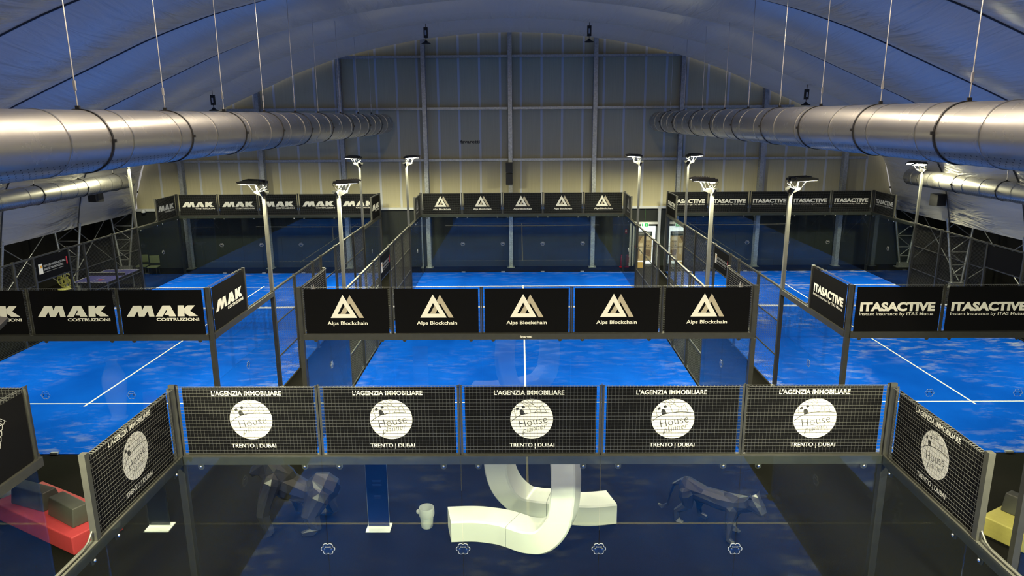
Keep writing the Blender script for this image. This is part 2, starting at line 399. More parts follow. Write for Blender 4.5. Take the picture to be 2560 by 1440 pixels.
for s, nm in ((-1, 'left'), (1, 'right')):
    xo = XC+s*21.8; xi = XC+s*19.4
    mb = MB(); mb.box(min(xo, xo+s*.2), max(xo, xo+s*.2), -13.2, 37.2, 0, 4.0); mb.box(min(xi, xo), max(xi, xo), -13.2, 37.2, 3.95, 4.05)  # upper slab is unseen, added to keep sky light out of the gap
    struct(f'wall_{nm}', mb, VOID)
# steel frame of the end wall
tn = 9
for x in (-17.4, -13.2, -9.05, -4.86, -.60, 3.62, 7.90, 12.05, 16.25):
    zt = roof_z(x)+.1; mb = MB()
    mb.box(x-.10, x+.10, 36.60, 36.615, 0, zt); mb.box(x-.006, x+.006, 36.615, YW-.02, 0, zt); mb.box(x-.10, x+.10, YW-.045, YW-.03, 0, zt)
    mb.box(x-.19, x+.19, 36.52, YW-.03, 0, .03)
    struct(f'trim_{tn}', mb, GALV); tn += 1
for z, x0, x1 in ((10.55, -9.05, 7.9), (8.07, -14.9, 13.6), (5.54, -18.6, 17.5)):
    mb = MB(); cols = [x for x in (-17.4, -13.2, -9.05, -4.86, -.60, 3.62, 7.90, 12.05, 16.25) if x0 <= x <= x1]
    ends = [x0]+cols+[x1] if x0 not in cols else cols
    for a, b in zip(ends[:-1], ends[1:]):
        if b-a > .4: mb.box(a+.12, b-.12, YW-.20, YW-.05, z-.06, z+.06)
    struct(f'trim_{tn}', mb, GALV); tn += 1

# ------------------------------------------------------------------ courts: turf and lines
def court_turf(key, y0, tm):
    cx = CX[key]; mb = MB(); mb.box(-5, 5, -10, 10, 0, .012)
    o = tag(link('turf_court', mb.mesh('turf_court', tm), None, (cx, y0+10, .001)), kind='structure')
    mb = MB()
    for s in (-1, 1): mb.box(-5, 5, s*6.95-.025, s*6.95+.025, .012, .0145)
    mb.box(-.025, .025, -7.15, -.0, .012, .0150); mb.box(-.025, .025, 0, 7.15, .012, .0150)
    part('court_line', mb, LINE, o)
for k in 'LCR':
    court_turf(k, YA_, TURF[k]); court_turf(k, YH-20, TURFN)

# ------------------------------------------------------------------ shared enclosure pieces
def wire_mb(x0, x1, z0, z1, sx_=.0505, sz=.0525, w=.0034, y=0.0, fold=True):
    mb = MB(); n = max(1, round((x1-x0)/sx_)); k = max(1, round((z1-z0)/sz))
    for i in range(n+1):
        x = x0+(x1-x0)*i/n; mb.box(x-w*.29, x+w*.29, y-w*.29, y+w*.29, z0, z1)
        if fold: mb.box(x-w/2, x+w/2, y-.055, y, z1-w/2, z1+w/2)
    for j in range(k+1):
        z = z0+(z1-z0)*j/k; mb.box(x0, x1, y-w*1.4, y-w*.4, z-w/2, z+w/2)
    if fold: mb.box(x0, x1, y-.058, y-.052, z1-w/2, z1+w/2)
    return mb
ZR0, ZR1, ZT = 2.83, 2.965, 4.03
def mesh_panel(parent, x0, x1):
    L = round(x1-x0, 3)
    def fr():
        mb = MB()
        for x in (.004, L-.034):
            mb.box(x, x+.03, 0, .004, ZR1, ZT); mb.box(x if x < .1 else x+.026, x+.004 if x < .1 else x+.03, 0, .05, ZR1, ZT)
        mb.box(.03, L-.03, .0, .03, ZR1, ZR1+.012)
        return mb.mesh('mesh_panel', PAINT)
    o = link('mesh_panel', cached(('fr', L), fr), parent, (x0, .03, 0))
    link('wire_mesh', cached(('wm', L), lambda: wire_mb(.036, L-.036, ZR1+.03, ZT-.01).mesh('wire_mesh', WIRE)), o, (0, .004, 0))
    return o
def pane(parent, x0, x1, z1=2.955):
    L = round(x1-x0, 3)
    def g():
        mb = MB(); mb.box(.004, L-.004, -.012, 0, .03, z1); return mb.mesh('glass_pane', GLASS)
    return link('glass_pane', cached(('gp', L, z1), g), parent, (x0, 0, 0))
def bolt_mesh():
    mb = MB(); mb.prism([(-.045, 2.84), (.045, 2.84), (.045, 2.80)]+[(.045*cos(a*pi/8), 2.80-.045*sin(a*pi/8)) for a in range(1, 8)]+[(-.045, 2.80)], .002, .012)
    mb.mi = 1
    for s in (-1, 1):
        pr = [(.020, 0), (.020, .006), (.014, .014), (.005, .018)]
        o = MB(); o.lathe(pr, n=12)
        y0 = -.012 if s < 0 else .012
        mb.add([(x, y0+s*z, 2.81+y) for x, y, z in o.v], o.f)
    return mb.mesh('clamp_bolt', [PAINT, STEELB], smooth=True)
def bolt(parent, x): return link('clamp_bolt', cached('bolt', bolt_mesh), parent, (x, 0, 0))
def flower_pts(r=.098, n=72):
    return [((r*(.71+.29*abs(cos(3*a))**.6))*cos(a)*1.08, (r*(.71+.29*abs(cos(3*a))**.6))*sin(a)) for a in [2*pi*k/n for k in range(n)]]
def flower_mesh():
    P = flower_pts(); n = len(P); mb = MB()
    Q = [(u*.915, v*.915) for u, v in P]
    vs = [(u, -.022, v) for u, v in Q]+[(u, -.013, v) for u, v in Q]
    mb.add(vs, [tuple(range(n)), tuple(range(2*n-1, n-1, -1))]); mb.mi = 1
    vs = [(u, -.022, v) for u, v in Q]+[(u, -.022, v) for u, v in P]+[(u, -.013, v) for u, v in P]
    mb.add(vs, [(i, (i+1) % n, (i+1) % n+n, i+n) for i in range(n)]+[(i+n, (i+1) % n+n, (i+1) % n+2*n, i+2*n) for i in range(n)])
    return mb.mesh('joint_plate', [ACR, ACRE], recalc=True)
def flower_bolt():
    mb = MB(); o = MB(); o.lathe([(.013, 0), (.013, .005), (.006, .009)], n=10); mb.add([(x, -.022-z, y) for x, y, z in o.v], o.f)
    return mb.mesh('plate_bolt', STEELB, smooth=True)
def flower_text():
    mb = MB(); put_text(mb, 'favaretti', -.044, .028, .088, .014, .02); return mb.mesh('lettering', PRINT)
def joint_plate(parent, x, z=1.48):
    o = link('joint_plate', cached('flower', flower_mesh), parent, (x, 0, z))
    for u in (-.05, .05): link('plate_bolt', cached('flb', flower_bolt), o, (u, 0, 0))
    link('lettering', cached('flt', flower_text), o, (0, -.0235, 0))
    return o
def foot(parent, x):
    def g():
        mb = MB(); mb.box(-.09, .09, -.02, .05, .0, .045); return mb.mesh('foot_bracket', GALV)
    return link('foot_bracket', cached('foot', g), parent, (x, 0, 0.013))
def end_wall(loc, rz, label, seg=range(5), posts=(-1, 1)):
    t = thing('glass_end_wall', label, 'glass wall', loc, rz)
    xs_ = [-5+2*i for i in seg]; a, b = xs_[0], xs_[-1]+2
    mb = MB(); mb.box(a-.0, b+.0, .004, .105, ZR0, ZR1); part('rail', mb, PAINT, t)
    for s in posts:
        mb = MB(); mb.box(s*5.05-.05, s*5.05+.05, .004, .104, 0, ZR0); mb.box(s*5.05-.10, s*5.05+.10, -.03, .15, 0, .012); part('post', mb, PAINT, t)
        mb = MB(); mb.box(s*5.05-.045, s*5.05+.045, .012, .06, ZR0, ZT+.01); part('corner_upright', mb, PAINT, t)
    for i, x in enumerate(xs_):
        pane(t, x, x+2); mesh_panel(t, x, x+2); bolt(t, x+.25); bolt(t, x+1.75)
        if i: joint_plate(t, x); foot(t, x)
    return t
def side_return(loc, rz, s, label, panel=True):
    """glass side wall that steps from 4 m to 3 m; runs along local +x*s from the corner"""
    t = thing('glass_side_wall', label, 'glass wall', loc, rz)
    X = lambda a, b: (min(s*a, s*b), max(s*a, s*b))
    x0, x1 = X(.0, 3.945); mb = MB(); mb.box(x0, x1, .004, .105, ZR0, ZR1); part('rail', mb, PAINT, t)
    for a, b in ((.03, 2), (2, 3.95)):
        x0, x1 = X(a, b); pane(t, x0, x1)
    x0, x1 = X(.06, 2.06); mesh_panel(t, x0, x1)
    mb = MB(); x0, x1 = X(2.03, 2.11); mb.box(x0, x1, .012, .085, ZR1, ZT+.01); part('end_upright', mb, PAINT, t)
    for x in (.25, 1.75, 2.25, 3.75): bolt(t, s*x)
    joint_plate(t, s*2.0, 1.5)
    mb = MB(); mb.tube([(s*2.13, .05, 3.10), (s*2.22, .05, 3.02), (s*2.35, .045, 2.985), (s*3.2, .055, 2.985), (s*3.95, .05, 2.985)], .013, 8); part('cable', mb, PAINT, t, smooth=True)
    return t
# ------------------------------------------------------------------ banners
BW, BH, BZ = 1.86, 1.02, 2.975
def banner_mesh(w=BW):
    mb = MB(); n = 12; vs = []
    mb.box(-w/2, w/2, -.002, .002, BZ, BZ+BH)
    return mb.mesh('advertising_banner', BLACK)
def art_mak():
    mb = MB()
    u = lambda p: [((x-1165)/1304.-.0, (540-y)/1280.+3.385) for x, y in p]
    mb.flat(u([(110, 540), (340, 217), (572, 217), (590, 350), (668, 217), (878, 217), (925, 540), (765, 540), (742, 380), (628, 540), (465, 540), (440, 380), (328, 540)]))
    for q in ([(960, 540), (1195, 215), (1420, 215), (1290, 340), (1160, 540)], [(1290, 340), (1420, 215), (1560, 537), (1355, 537), (1310, 405)],
              [(1215, 495), (1290, 405), (1312, 405), (1345, 503)]): mb.flat(u(q))
    for q in ([(1600, 537), (1640, 212), (1820, 212), (1805, 537)], [(1815, 300), (1925, 212), (2145, 212), (1985, 375), (1815, 440)], [(1985, 375), (2195, 527), (1940, 533), (1810, 435)]): mb.flat(u(q))
    o = [('lettering', mb.mesh('lettering', PRINT, recalc=False))]; mb = MB(); put_text(mb, 'COSTRUZIONI', -.15, 3.285, .96, .066, .035)
    return o+[('small_lettering', mb.mesh('small_lettering', PRINT, recalc=False))]
def art_alps():
    u = lambda p: [((x-1078)/515., (415-y)/492.+3.335) for x, y in p]
    mb = MB()
    a, b, c = u([(1040, 155), (1193, 415), (890, 415)]); d, e, f = u([(1040, 250), (1113, 371), (972, 371)])
    for q in ((a, d, f, c), (a, b, e, d), (b, c, f, e)): mb.flat(list(q))
    mb.mi = 1
    mb.flat(u([(1086, 220), (1120, 157), (1272, 415), (1216, 415), (1118, 250), (1103, 275)]))
    mb.flat(u([(1003, 370), (1057, 279), (1087, 328), (1062, 370)]))
    o = [('emblem', mb.mesh('emblem', [PRINT, TAN], recalc=False))]
    mb = MB(); put_text(mb, 'Alps Blockchain', -.45, 3.175, .90, .080, .018); o.append(('lettering', mb.mesh('lettering', PRINT, recalc=False)))
    return o
def art_itas():
    mb = MB(); put_text(mb, 'ITASACTIVE', -.83, 3.455, 1.64, .178, .052); o = [('lettering', mb.mesh('lettering', PRINT, recalc=False))]; mb = MB(); put_text(mb, 'Instant insurance by ITAS Mutua', -.835, 3.345, 1.63, .068, .004)
    return o+[('slogan', mb.mesh('slogan', PRINT, recalc=False))]
def art_house():
    mb = MB(); put_text(mb, "L'AGENZIA IMMOBILIARE", -.515, 3.872, .99, .065, .022); o = [('heading', mb.mesh('heading', PRINT, recalc=False))]; mb = MB(); put_text(mb, 'TRENTO | DUBAI', -.30, 3.073, .64, .062, .018)
    o += [('lettering', mb.mesh('lettering', PRINT, recalc=False))]
    R = .303; C = (.015, 3.505)
    mb = MB(); mb.flat([(C[0]+R*cos(2*pi*k/64), C[1]+R*sin(2*pi*k/64)) for k in range(64)])
    mb.mi = 1
    u = lambda p: [(C[0]+R*(x-793)/550., C[1]+R*(761-y)/511.) for x, y in p]
    S = lambda p, w=.005: mb.stroke(u(p), w, -.0012)
    S([(268, 822), (400, 715), (520, 660), (720, 610), (940, 585), (1120, 590), (1295, 610)], .009)
    for q in ([(380, 490), (450, 455), (470, 520), (405, 545)], [(525, 430), (600, 410), (625, 465), (565, 490)], [(510, 665), (480, 570), (500, 530), (540, 515), (590, 550), (625, 635)]): mb.flat(u(q), -.0012)
    for q in ([(355, 440), (350, 560), (390, 700)], [(285, 587), (345, 565)], [(490, 320), (650, 410), (830, 395)], [(560, 290), (740, 400)], [(640, 265), (765, 340), (820, 395)], [(740, 258), (810, 300)],
              [(700, 420), (775, 590)], [(860, 280), (815, 300), (805, 345), (835, 390), (860, 435), (930, 465), (1000, 455), (1050, 420), (1095, 380)], [(930, 465), (930, 535), (880, 583)],
              [(1000, 460), (1010, 520), (1030, 580)], [(1085, 415), (1170, 583)], [(570, 1080), (552, 1185)]): S(q)
    (a, b), = u([(495, 985)]); put_text(mb, 'House', a, b, .40, .122, -.012, 0, .20, 1.05, -.0012)
    (a, b), = u([(560, 1130)]); put_text(mb, 'planner', a, b, .36, .088, -.016, .35, .22, 1, -.0012)
    o.append(('emblem', mb.mesh('emblem', [PRINT, INK], recalc=False)))
    return o
def art_basket():
    mb = MB()
    # winged ball with an arched outline word above it
    c = (.10, 3.50); r = .165; ring = lambda q: [(c[0]+q*cos(2*pi*k/36), c[1]+q*sin(2*pi*k/36)) for k in range(37)]
    mb.stroke(ring(r), .018); mb.stroke([(c[0]-r, c[1]), (c[0]+r, c[1])], .012); mb.stroke([(c[0], c[1]-r), (c[0], c[1]+r)], .012)
    for s in (-1, 1):
        mb.stroke([(c[0]+s*(.165-.10*cos(a)), c[1]+.15*sin(a)) for a in [-1.2+.3*k for k in range(9)]], .012)
        for k in range(4):
            z = c[1]+.20-.075*k; L = .24-.03*k
            mb.stroke([(c[0]+s*.13, z-.02), (c[0]+s*(.15+L*.6), z+.03), (c[0]+s*(.13+L), z+.035), (c[0]+s*(.12+L), z-.03), (c[0]+s*.15, z-.055)], .012)
        for k in range(3):
            a = -1.0-.3*k; mb.stroke([(c[0]+s*cos(a)*r, c[1]+sin(a)*r), (c[0]+s*cos(a)*(r+.08), c[1]+sin(a)*(r+.08)), (c[0]+s*cos(a-.2)*(r+.02), c[1]+sin(a-.2)*(r+.02))], .012)
    mb.stroke([(c[0]-.04, c[1]+r+.02), (c[0]-.02, c[1]+r+.10), (c[0]+.05, c[1]+r+.10), (c[0]+.09, c[1]+r+.06), (c[0]+.03, c[1]+r+.02)], .014)
    o = [('emblem', mb.mesh('emblem', GREYP, recalc=False))]
    mb = MB(); word = 'AQUILA BASKET'; n = len(word)
    for i, ch in enumerate(word):
        if ch == ' ': continue
        a = pi*(.5+.36*(.5-i/(n-1))*2*.62); R_ = .62
        put_text(mb, ch, c[0]+R_*cos(a)-.03, c[1]-.24+R_*sin(a), .052 if ch != 'I' else .015, .062, .004, 0, a-pi/2)
    o.append(('lettering', mb.mesh('lettering', GREYP, recalc=False)))
    return o
ART = {'mak': art_mak, 'alps': art_alps, 'itas': art_itas, 'house': art_house, 'basket': art_basket}
ORD5 = ['leftmost', 'second from left', 'middle', 'fourth from left', 'rightmost']
DESC = {'mak': 'black banner with slanted white word', 'alps': 'black banner with cream double triangle', 'itas': 'black banner with bold word over slogan', 'house': 'black banner with round house drawing', 'basket': 'black banner with outlined winged basketball crest'}
BG = {'mak': 'banners with a slanted white word', 'alps': 'banners with a double triangle', 'itas': 'banners with a bold word over a slogan', 'house': 'banners with a round house drawing'}
def banner(wall, lx, art, outer, where, w=BW):
    """a banner hung on the outside of a wall's mesh at local x = lx; printed on the face that is seen"""
    Mx = Matrix.Translation(wall.location) @ Matrix.Rotation(wall.rotation_euler.z, 4, 'Z')
    p = Mx @ Vector((lx, .064, 0))
    o = link('advertising_banner', cached(('ban', w), lambda: banner_mesh(w)), None, p, wall.rotation_euler.z+(pi if outer else 0))
    tag(o, f'{DESC[art]}, {where}', 'banner', BG.get(art))
    for nm, me_ in cached(('art', art), ART[art]): link(nm, me_, o, (0, -.0036, 0))
    return o

# near courts (we look out of the middle one)
RZ_FAR, RZ_NEAR = 0.0, pi
hw = end_wall((0, YH, 0), 0, 'nearest glass end wall, topped by round house drawings, with the white looped bench behind')
for i in range(5): banner(hw, -4+2*i, 'house', False, f'{ORD5[i]} of five on nearest wall')
hl = side_return((-5, YH, 0), pi/2, -1, 'glass side wall at lower left with red sofa showing behind')
banner(hl, -1.06, 'house', False, 'angled at lower left above the red sofa')
hr = side_return((5, YH, 0), -pi/2, 1, 'glass side wall at lower right beside the yellow sofa')
banner(hr, 1.06, 'house', False, 'angled at lower right beside the yellow sofa')
bl = side_return((CX['L']+5, YH, 0), -pi/2, 1, 'glass side wall at far lower left edge carrying the winged basketball banner')
banner(bl, 1.06, 'basket', True, 'cut by the left edge of the photo')
be = end_wall((CX['L'], YH, 0), 0, 'glass end wall cut by the left edge, behind the winged basketball banner', (3, 4), ())
tag(link('advertising_banner', cached(('ban', BW), banner_mesh), None, (CX['L']+4, YH+.064, 0)), 'plain black banner behind the winged basketball banner at left edge', 'banner')
rr_ = end_wall((CX['R'], YH, 0), 0, 'dark corner post and glass wall cut by the lower right edge', (0, 1), (-1,))
# far courts
SP = {'L': 'mak', 'C': 'alps', 'R': 'itas'}
CN = {'L': 'left', 'C': 'middle', 'R': 'right'}
walls = {}
for k in 'LCR':
    cx = CX[k]; cn = CN[k]; seg = {'L': (0, 1, 2), 'C': range(5), 'R': (2, 3, 4)}[k]   # local x runs the other way round on the near wall
    posts = {'L': (-1,), 'C': (-1, 1), 'R': (1,)}[k]
    n = end_wall((cx, YA_, 0), pi, f'near glass end wall of the {cn} blue court', seg, posts)
    for i in seg:
        wi = 4-i     # order as seen
        banner(n, -4+2*i, SP[k], True, {'L': f'{["", "", "cut by the left edge", "second from the corner", "next to the corner"][wi]} on near wall, left court',
               'C': f'{ORD5[wi]} of five, near wall, middle court', 'R': f'{["next to the corner", "second from the corner", "third from the corner"][min(wi, 2)]} on near wall, right court'}[k])
    f_ = end_wall((cx, YF, 0), 0, f'far glass end wall of the {cn} blue court')
    for i in range(5): banner(f_, -4+2*i, SP[k], False, f'{ORD5[i]} of five, far wall, {cn} court')
    walls[k] = (n, f_)
    for side, end in ((-1, 'near'), (1, 'near'), (-1, 'far'), (1, 'far')):
        if end == 'near' and ((k == 'L' and side < 0) or (k == 'R' and side > 0)): continue    # outside the frame
        s = {(1, 'far'): 1, (-1, 'far'): -1, (1, 'near'): -1, (-1, 'near'): 1}[(side, end)]
        sd = 'left' if side < 0 else 'right'
        t = side_return((cx+side*5, YF if end == 'far' else YA_, 0), -pi/2*side, s, f'stepped glass wall at {end} {sd} corner of the {cn} court')
        outer = (k == 'L' and side > 0) or (k == 'R' and side < 0)
        banner(t, s*1.06, SP[k], outer, f'on {sd} side panel, {end} end, {cn} court')
mb = MB(); put_text(mb, 'favaretti', -.15, 2.872, .27, .05, .02); lt = link('lettering', mb.mesh('lettering', PRINT, recalc=False), walls['C'][0], (0, .1065, 0), pi)

# ------------------------------------------------------------------ side fences with welded mesh, 12 m between the glass corners
FP = [4.0, 6.0, 8.0, 9.0, 11.0, 12.0, 14.0, 16.0]
def fence(key, side, label, sign):
    cx = CX[key]; t = thing('mesh_side_fence', label, 'fence', (cx+side*5.05, YA_, 0), pi/2*side*-1)
    s = -1 if side > 0 else 1        # local x -> world y is  -x for right sides
    P = lambda y: s*y
    a, b = sorted((P(4.05), P(15.95))); mb = MB(); mb.box(a, b, -.03, .03, 2.95, 3.0); part('top_rail', mb, PAINT, t)
    for y in FP[1:-1]:
        mb = MB(); x = P(y); mb.box(x-.04, x+.04, -.04, .04, 0, 3.03); mb.box(x-.09, x+.09, -.08, .08, 0, .012); part('post', mb, PAINT, t)
    for y0, y1 in zip(FP[:-1], FP[1:]):
        if (y0, y1) == (9.0, 11.0):
            x0, x1 = sorted((P(9.04), P(10.96))); mb = MB(); mb.box(x0, x1, -.015, .015, 2.06, 2.10); part('mid_rail', mb, PAINT, t); continue
        x0, x1 = sorted((P(y0+.05), P(y1-.05))); L = round(x1-x0, 3)
        def fr():
            mb = MB()
            for z in (.03, 1.0, 2.0): mb.box(.0, L, -.014, .014, z-.014, z+.014)
            for x in (.0, L-.02): mb.box(x, x+.02, -.012, .012, .03, 2.94)
            return mb.mesh('mesh_panel', PAINT)
        o = link('mesh_panel', cached(('ffr', L), fr), t, (x0, 0, 0))
        link('wire_mesh', cached(('fwm', L), lambda: wire_mb(0, L, .05, 2.94, .05, .05, .0046, 0, False).mesh('wire_mesh', WIREF)), o)
    return t
fences = {}
for k, sd, lab in (('L', -1, 'outer left mesh fence with bank banner before the table tennis table'), ('L', 1, 'mesh fence along the right side of the left court'), ('C', -1, 'mesh fence along the left side of the middle court'),
                   ('C', 1, 'mesh fence along the right side of the middle court'), ('R', -1, 'mesh fence along the left side of the right court'), ('R', 1, 'outer right mesh fence before the leaning steel braces')):
    fences[k, sd] = fence(k, sd, lab, True)
def bank_art():
    mb = MB(); put_text(mb, 'BANCA PER TRENTINO-ALTO ADIGE', -.52, .43, 1.26, .075, .02); o = [('lettering', mb.mesh('lettering', GREYP, recalc=False))]; mb = MB(); put_text(mb, 'BANK FÜR TRENTINO-SÜDTIROL', -.52, .31, 1.12, .075, .02); o.append(('lettering', mb.mesh('lettering', GREYP, recalc=False))); mb = MB()
    put_text(mb, 'credito cooperativo italiano', -.52, .235, 1.1, .03, 0)
    o.append(('small_print', mb.mesh('small_print', GREYP, recalc=False)))
    mb = MB(); mb.flat([(-.80, .22), (-.58, .22), (-.58, .58), (-.80, .58)]); mb.mi = 1; mb.flat([(-.70, .42), (-.61, .42), (-.61, .52), (-.70, .52)], -.001)
    o.append(('emblem', mb.mesh('emblem', [PRINT, ORANGE], recalc=False)))
    mb = MB(); mb.flat([(.78, .30), (.85, .30), (.85, .58), (.78, .58)]); o.append(('red_tab', mb.mesh('red_tab', REDP, recalc=False))); return o
def bank_banner(key, side, face_in, label, art=True):
    mb = MB(); mb.box(-.93, .93, -.002, .002, .0, .80)
    y = YA_+10; x = CX[key]+side*5.05-side*.03*(1 if face_in else -1)
    rz = {(-1, True): pi/2, (1, True): -pi/2, (-1, False): -pi/2, (1, False): pi/2}[(side, face_in)]
    o = link('sponsor_banner', mb.mesh('sponsor_banner', BLACK), None, (x, y, 2.12), rz); tag(o, label, 'banner', 'bank banners on the side fences')
    if art:
        for nm, me_ in cached('bank', bank_art): link(nm, me_, o, (0, -.0035, 0))
bank_banner('L', -1, True, 'black bank banner with red tab above the yellow lattice chair')
bank_banner('C', -1, True, 'small black bank banner on left fence of the middle court')
bank_banner('R', -1, False, 'black bank banner on left fence of the right court', True)
bank_banner('R', 1, True, 'plain dark banner on the outer right mesh fence', False)

# ------------------------------------------------------------------ nets
def court_net(key):
    cx = CX[key]; t = thing('court_net', f'black net with white top tape across the {CN[key]} court', 'net', (cx, YA_+10, .013), 0, 'court nets')
    sag = lambda x: .90-.04*(1-(abs(x)/4.9)**2)
    mb = MB(); w = .003; n = 196
    for i in range(n+1):
        x = -4.9+9.8*i/n; mb.box(x-w/2, x+w/2, -w/2, w/2, .02, sag(x))
    for j in range(18):
        z = .02+j*.05
        for a in range(14):
            x0, x1 = -4.9+.7*a, -4.9+.7*(a+1)
            if z < sag((x0+x1)/2)-.02: mb.bar((x0, 0, z), (x1, 0, z), w)
    part('net_mesh', mb, NET, t)
    mb = MB()
    for a in range(14):
        x0, x1 = -4.9+.7*a, -4.9+.7*(a+1); mb.bar((x0, 0, sag(x0)), (x1, 0, sag(x1)), .014, .055)
    mb.box(-.025, .025, -.008, .008, .0, .86); part('top_tape', mb, LINE, t)
    for s in (-1, 1):
        mb = MB(); mb.box(s*4.93-.03, s*4.93+.03, -.03, .03, 0, .94); part('net_post', mb, PAINT, t)
for k in 'LCR': court_net(k)

# ------------------------------------------------------------------ floodlight poles (the hall's own lights)
def pole_proto(loc, rz, label, ydir, e, dz=0.0, tilt=None):
    """heads reach along local +x; ydir tips the beam along local y"""
    t = thing('floodlight_pole', label, 'floodlight', loc, rz, 'floodlight poles of the courts')
    def shaft():
        mb = MB(); mb.box(-.045, .045, -.045, .045, 2.98, 5.62); return mb.mesh('pole', POLE)
    link('pole', cached('shaft', shaft), t, (0, 0, dz))
    def low():
        mb = MB(); mb.box(-.05, .05, -.05, .05, 0, 2.99); mb.box(-.12, .12, -.12, .12, 0, .015); return mb.mesh('lower_post', PAINT)
    link('lower_post', cached('low', low), t)
    def brk():
        mb = MB(); mb.prism([(-.05, 5.55), (.05, 5.55), (.07, 5.62), (.26, 5.71), (.26, 5.76), (-.16, 5.76), (-.16, 5.71), (-.06, 5.62)], -.02, .02, 'y')
        mb.prism([(-.05, 5.58), (.05, 5.58), (.26, 5.74), (.26, 5.77), (-.26, 5.77), (-.26, 5.74)], -.02, .02, 'x')
        for yy in (-.22, .22): mb.bar((.02, yy, 5.76), (.10, yy*1.1, 5.93), .05, .012); mb.bar((.22, yy*.6, 5.75), (.30, yy*1.1, 5.94), .03, .012)
        return mb.mesh('bracket', BLKM)
    link('bracket', cached('brk', brk), t, (0, 0, dz))
    for s in (-1, 1):
        def hd():
            mb = MB(); mb.prism([(-.17, -.015), (-.10, .055), (.30, .045), (.42, .005), (.42, -.02), (-.17, -.03)], -.155, .155, 'y')
            for q in range(9): x = -.10+.045*q; mb.box(x-.004, x+.004, -.15, .15, .04, .075-.002*q)
            mb.box(-.23, -.15, -.07, .07, -.02, .05)
            mb.box(-.13, -.115, -.15, .15, -.07, -.02); mb.box(.388, .40, -.15, .15, -.045, -.015); mb.box(-.13, .40, -.15, -.138, -.044, -.015); mb.box(-.13, .40, .138, .15, -.044, -.015)
            return mb.mesh('floodlight_head', BLK)
        h = link('floodlight_head', cached('hd', hd), t, (.17, s*.20, 5.99+dz))
        h.rotation_euler = (rad(TILT_Y[e] if tilt is None else tilt)*ydir, -rad(TILT_X), s*rad(12))
        def ln(lm):
            mb = MB(); mb.add([(-.11, -.13, -.0335), (.385, -.13, -.0245), (.385, .13, -.0245), (-.11, .13, -.0335)], [(0, 3, 2, 1)]); return mb.mesh('lens', lm, recalc=False)
        link('lens', cached(('ln', e == 'mid'), lambda: ln(LENSB if e == 'mid' else LENS)), h)
        mb = MB(); mb.tube([(-.22, 0, .02), (-.27, 0, .01), (-.28, 0, -.05), (-.22, 0, -.12), (-.14, 0, -.20)], .008, 6)
        link('lead', cached('lead', lambda: mb.mesh('lead', BLK, smooth=True)), h)
    return t
POLE = mat('pole_grey_paint', (.20, .20, .185), .38, .5, .5, .08, 6)
TILT_X, TILT_Y = 4, {'near': -6, 'far': 6, 'mid': -9}
plist = []
for k in 'LCR':
    for sd in (-1, 1):
        for y, e in ((YA_+4, 'near'), (YA_+16, 'far')): plist.append((CX[k]+sd*5.05, y, sd, e, f'{"left" if sd < 0 else "right"} {e} floodlight pole of the {CN[k]} court'))
for x, sd, nm in ((-7.08, 1, 'at lower left, outside the frame'), (-5.05, -1, 'above lower left'), (5.05, 1, 'above lower right'), (7.14, -1, 'at lower right, outside the frame')):
    plist.append((x, YH-4, sd, 'mid', f'floodlight pole of the near courts {nm}'))
for x, sd, nm in ((-5.05, -1, 'behind the viewer at left'), (5.05, 1, 'behind the viewer at right')):
    plist.append((x, YH-16, sd, 'near', f'floodlight pole of the nearest court {nm}'))
for x, y, sd, e, lab in plist:
    rz = 0 if sd < 0 else pi
    # local y of a left-hand pole is world +y; tip each lamp toward its court's net
    toward = 1 if e == 'near' else -1
    pole_proto((x, y, 0), rz, lab, toward*(1 if rz == 0 else -1), e, *((-.42, 17) if x > 17 and e == 'far' else ()))

# ------------------------------------------------------------------ air ducts
def duct(name, label, ax, az, r, y0, y1, seams, bands, group):
    t = thing(name, label, 'air duct', (ax, y1, az), 0, group)
    n = 48; mb = MB(); vs = []; uv = []; L = y1-y0; rows = [0, L]
    for yy in rows:
        for k in range(n+1):
            a = 2*pi*k/n-pi; vs.append((r*sin(a), -yy, -r*cos(a))); uv.append((a*r, yy))
    mb.add(vs, [(k, k+1, n+1+k+1, n+1+k) for k in range(n)])
    me = mb.mesh('duct_body', DUCT, recalc=False); u = me.uv_layers.new(name='UVMap')
    for lp in me.loops: u.data[lp.index].uv = uv[lp.vertex_index]
    me.polygons.foreach_set('use_smooth', [True]*len(me.polygons)); link('duct_body', me, t)
    mb = MB(); o = MB(); o.lathe([(.02, .0), (r*.5, .01), (r*.97, .0), (r*1.0, -.03)], n=48); mb.add([(x, z, y) for x, y, z in o.v], o.f); part('end_cap', mb, DRING, t, smooth=True)
    def ring(rad_, w):
        o = MB(); o.lathe([(r*.99, -w), (r+rad_, -w), (r+rad_, w), (r*.99, w)], n=48, caps=False); m2 = MB(); m2.add([(x, z, y) for x, y, z in o.v], o.f); return m2
    for y in seams: link('seam_ring', cached(('sr', r), lambda: ring(.010, .014).mesh('seam_ring', DRING, smooth=True)), t, (0, y-y1, 0))
    for y in bands:
        def hb():
            m2 = ring(.016, .020); m2.box(-r-.05, -r+.01, -.02, .02, -.02, .03); m2.box(r-.01, r+.05, -.02, .02, -.02, .03); m2.box(-.03, .03, -.02, .02, r, r+.06); return m2.mesh('hanger_band', DBAND)
        b = link('hanger_band', cached(('hb', r), hb), t, (0, y-y1, 0))
        ztop = roof_z(ax)-az-.05; mb = MB(); mb.tube([(0, 0, r+.05), (0, 0, ztop)], .009, 6)
        mb.box(-.016, .016, -.016, .016, r+.28, r+.42)
        link('suspension_cable', cached(('sc', ax), lambda: mb.mesh('suspension_cable', CABLE)), b)
    return t
bands = [2.6, 5.4, 8.2, 11.0, 13.72, 16.45, 19.06, 21.7, 24.2, 27.2, 30.2, 32.9]
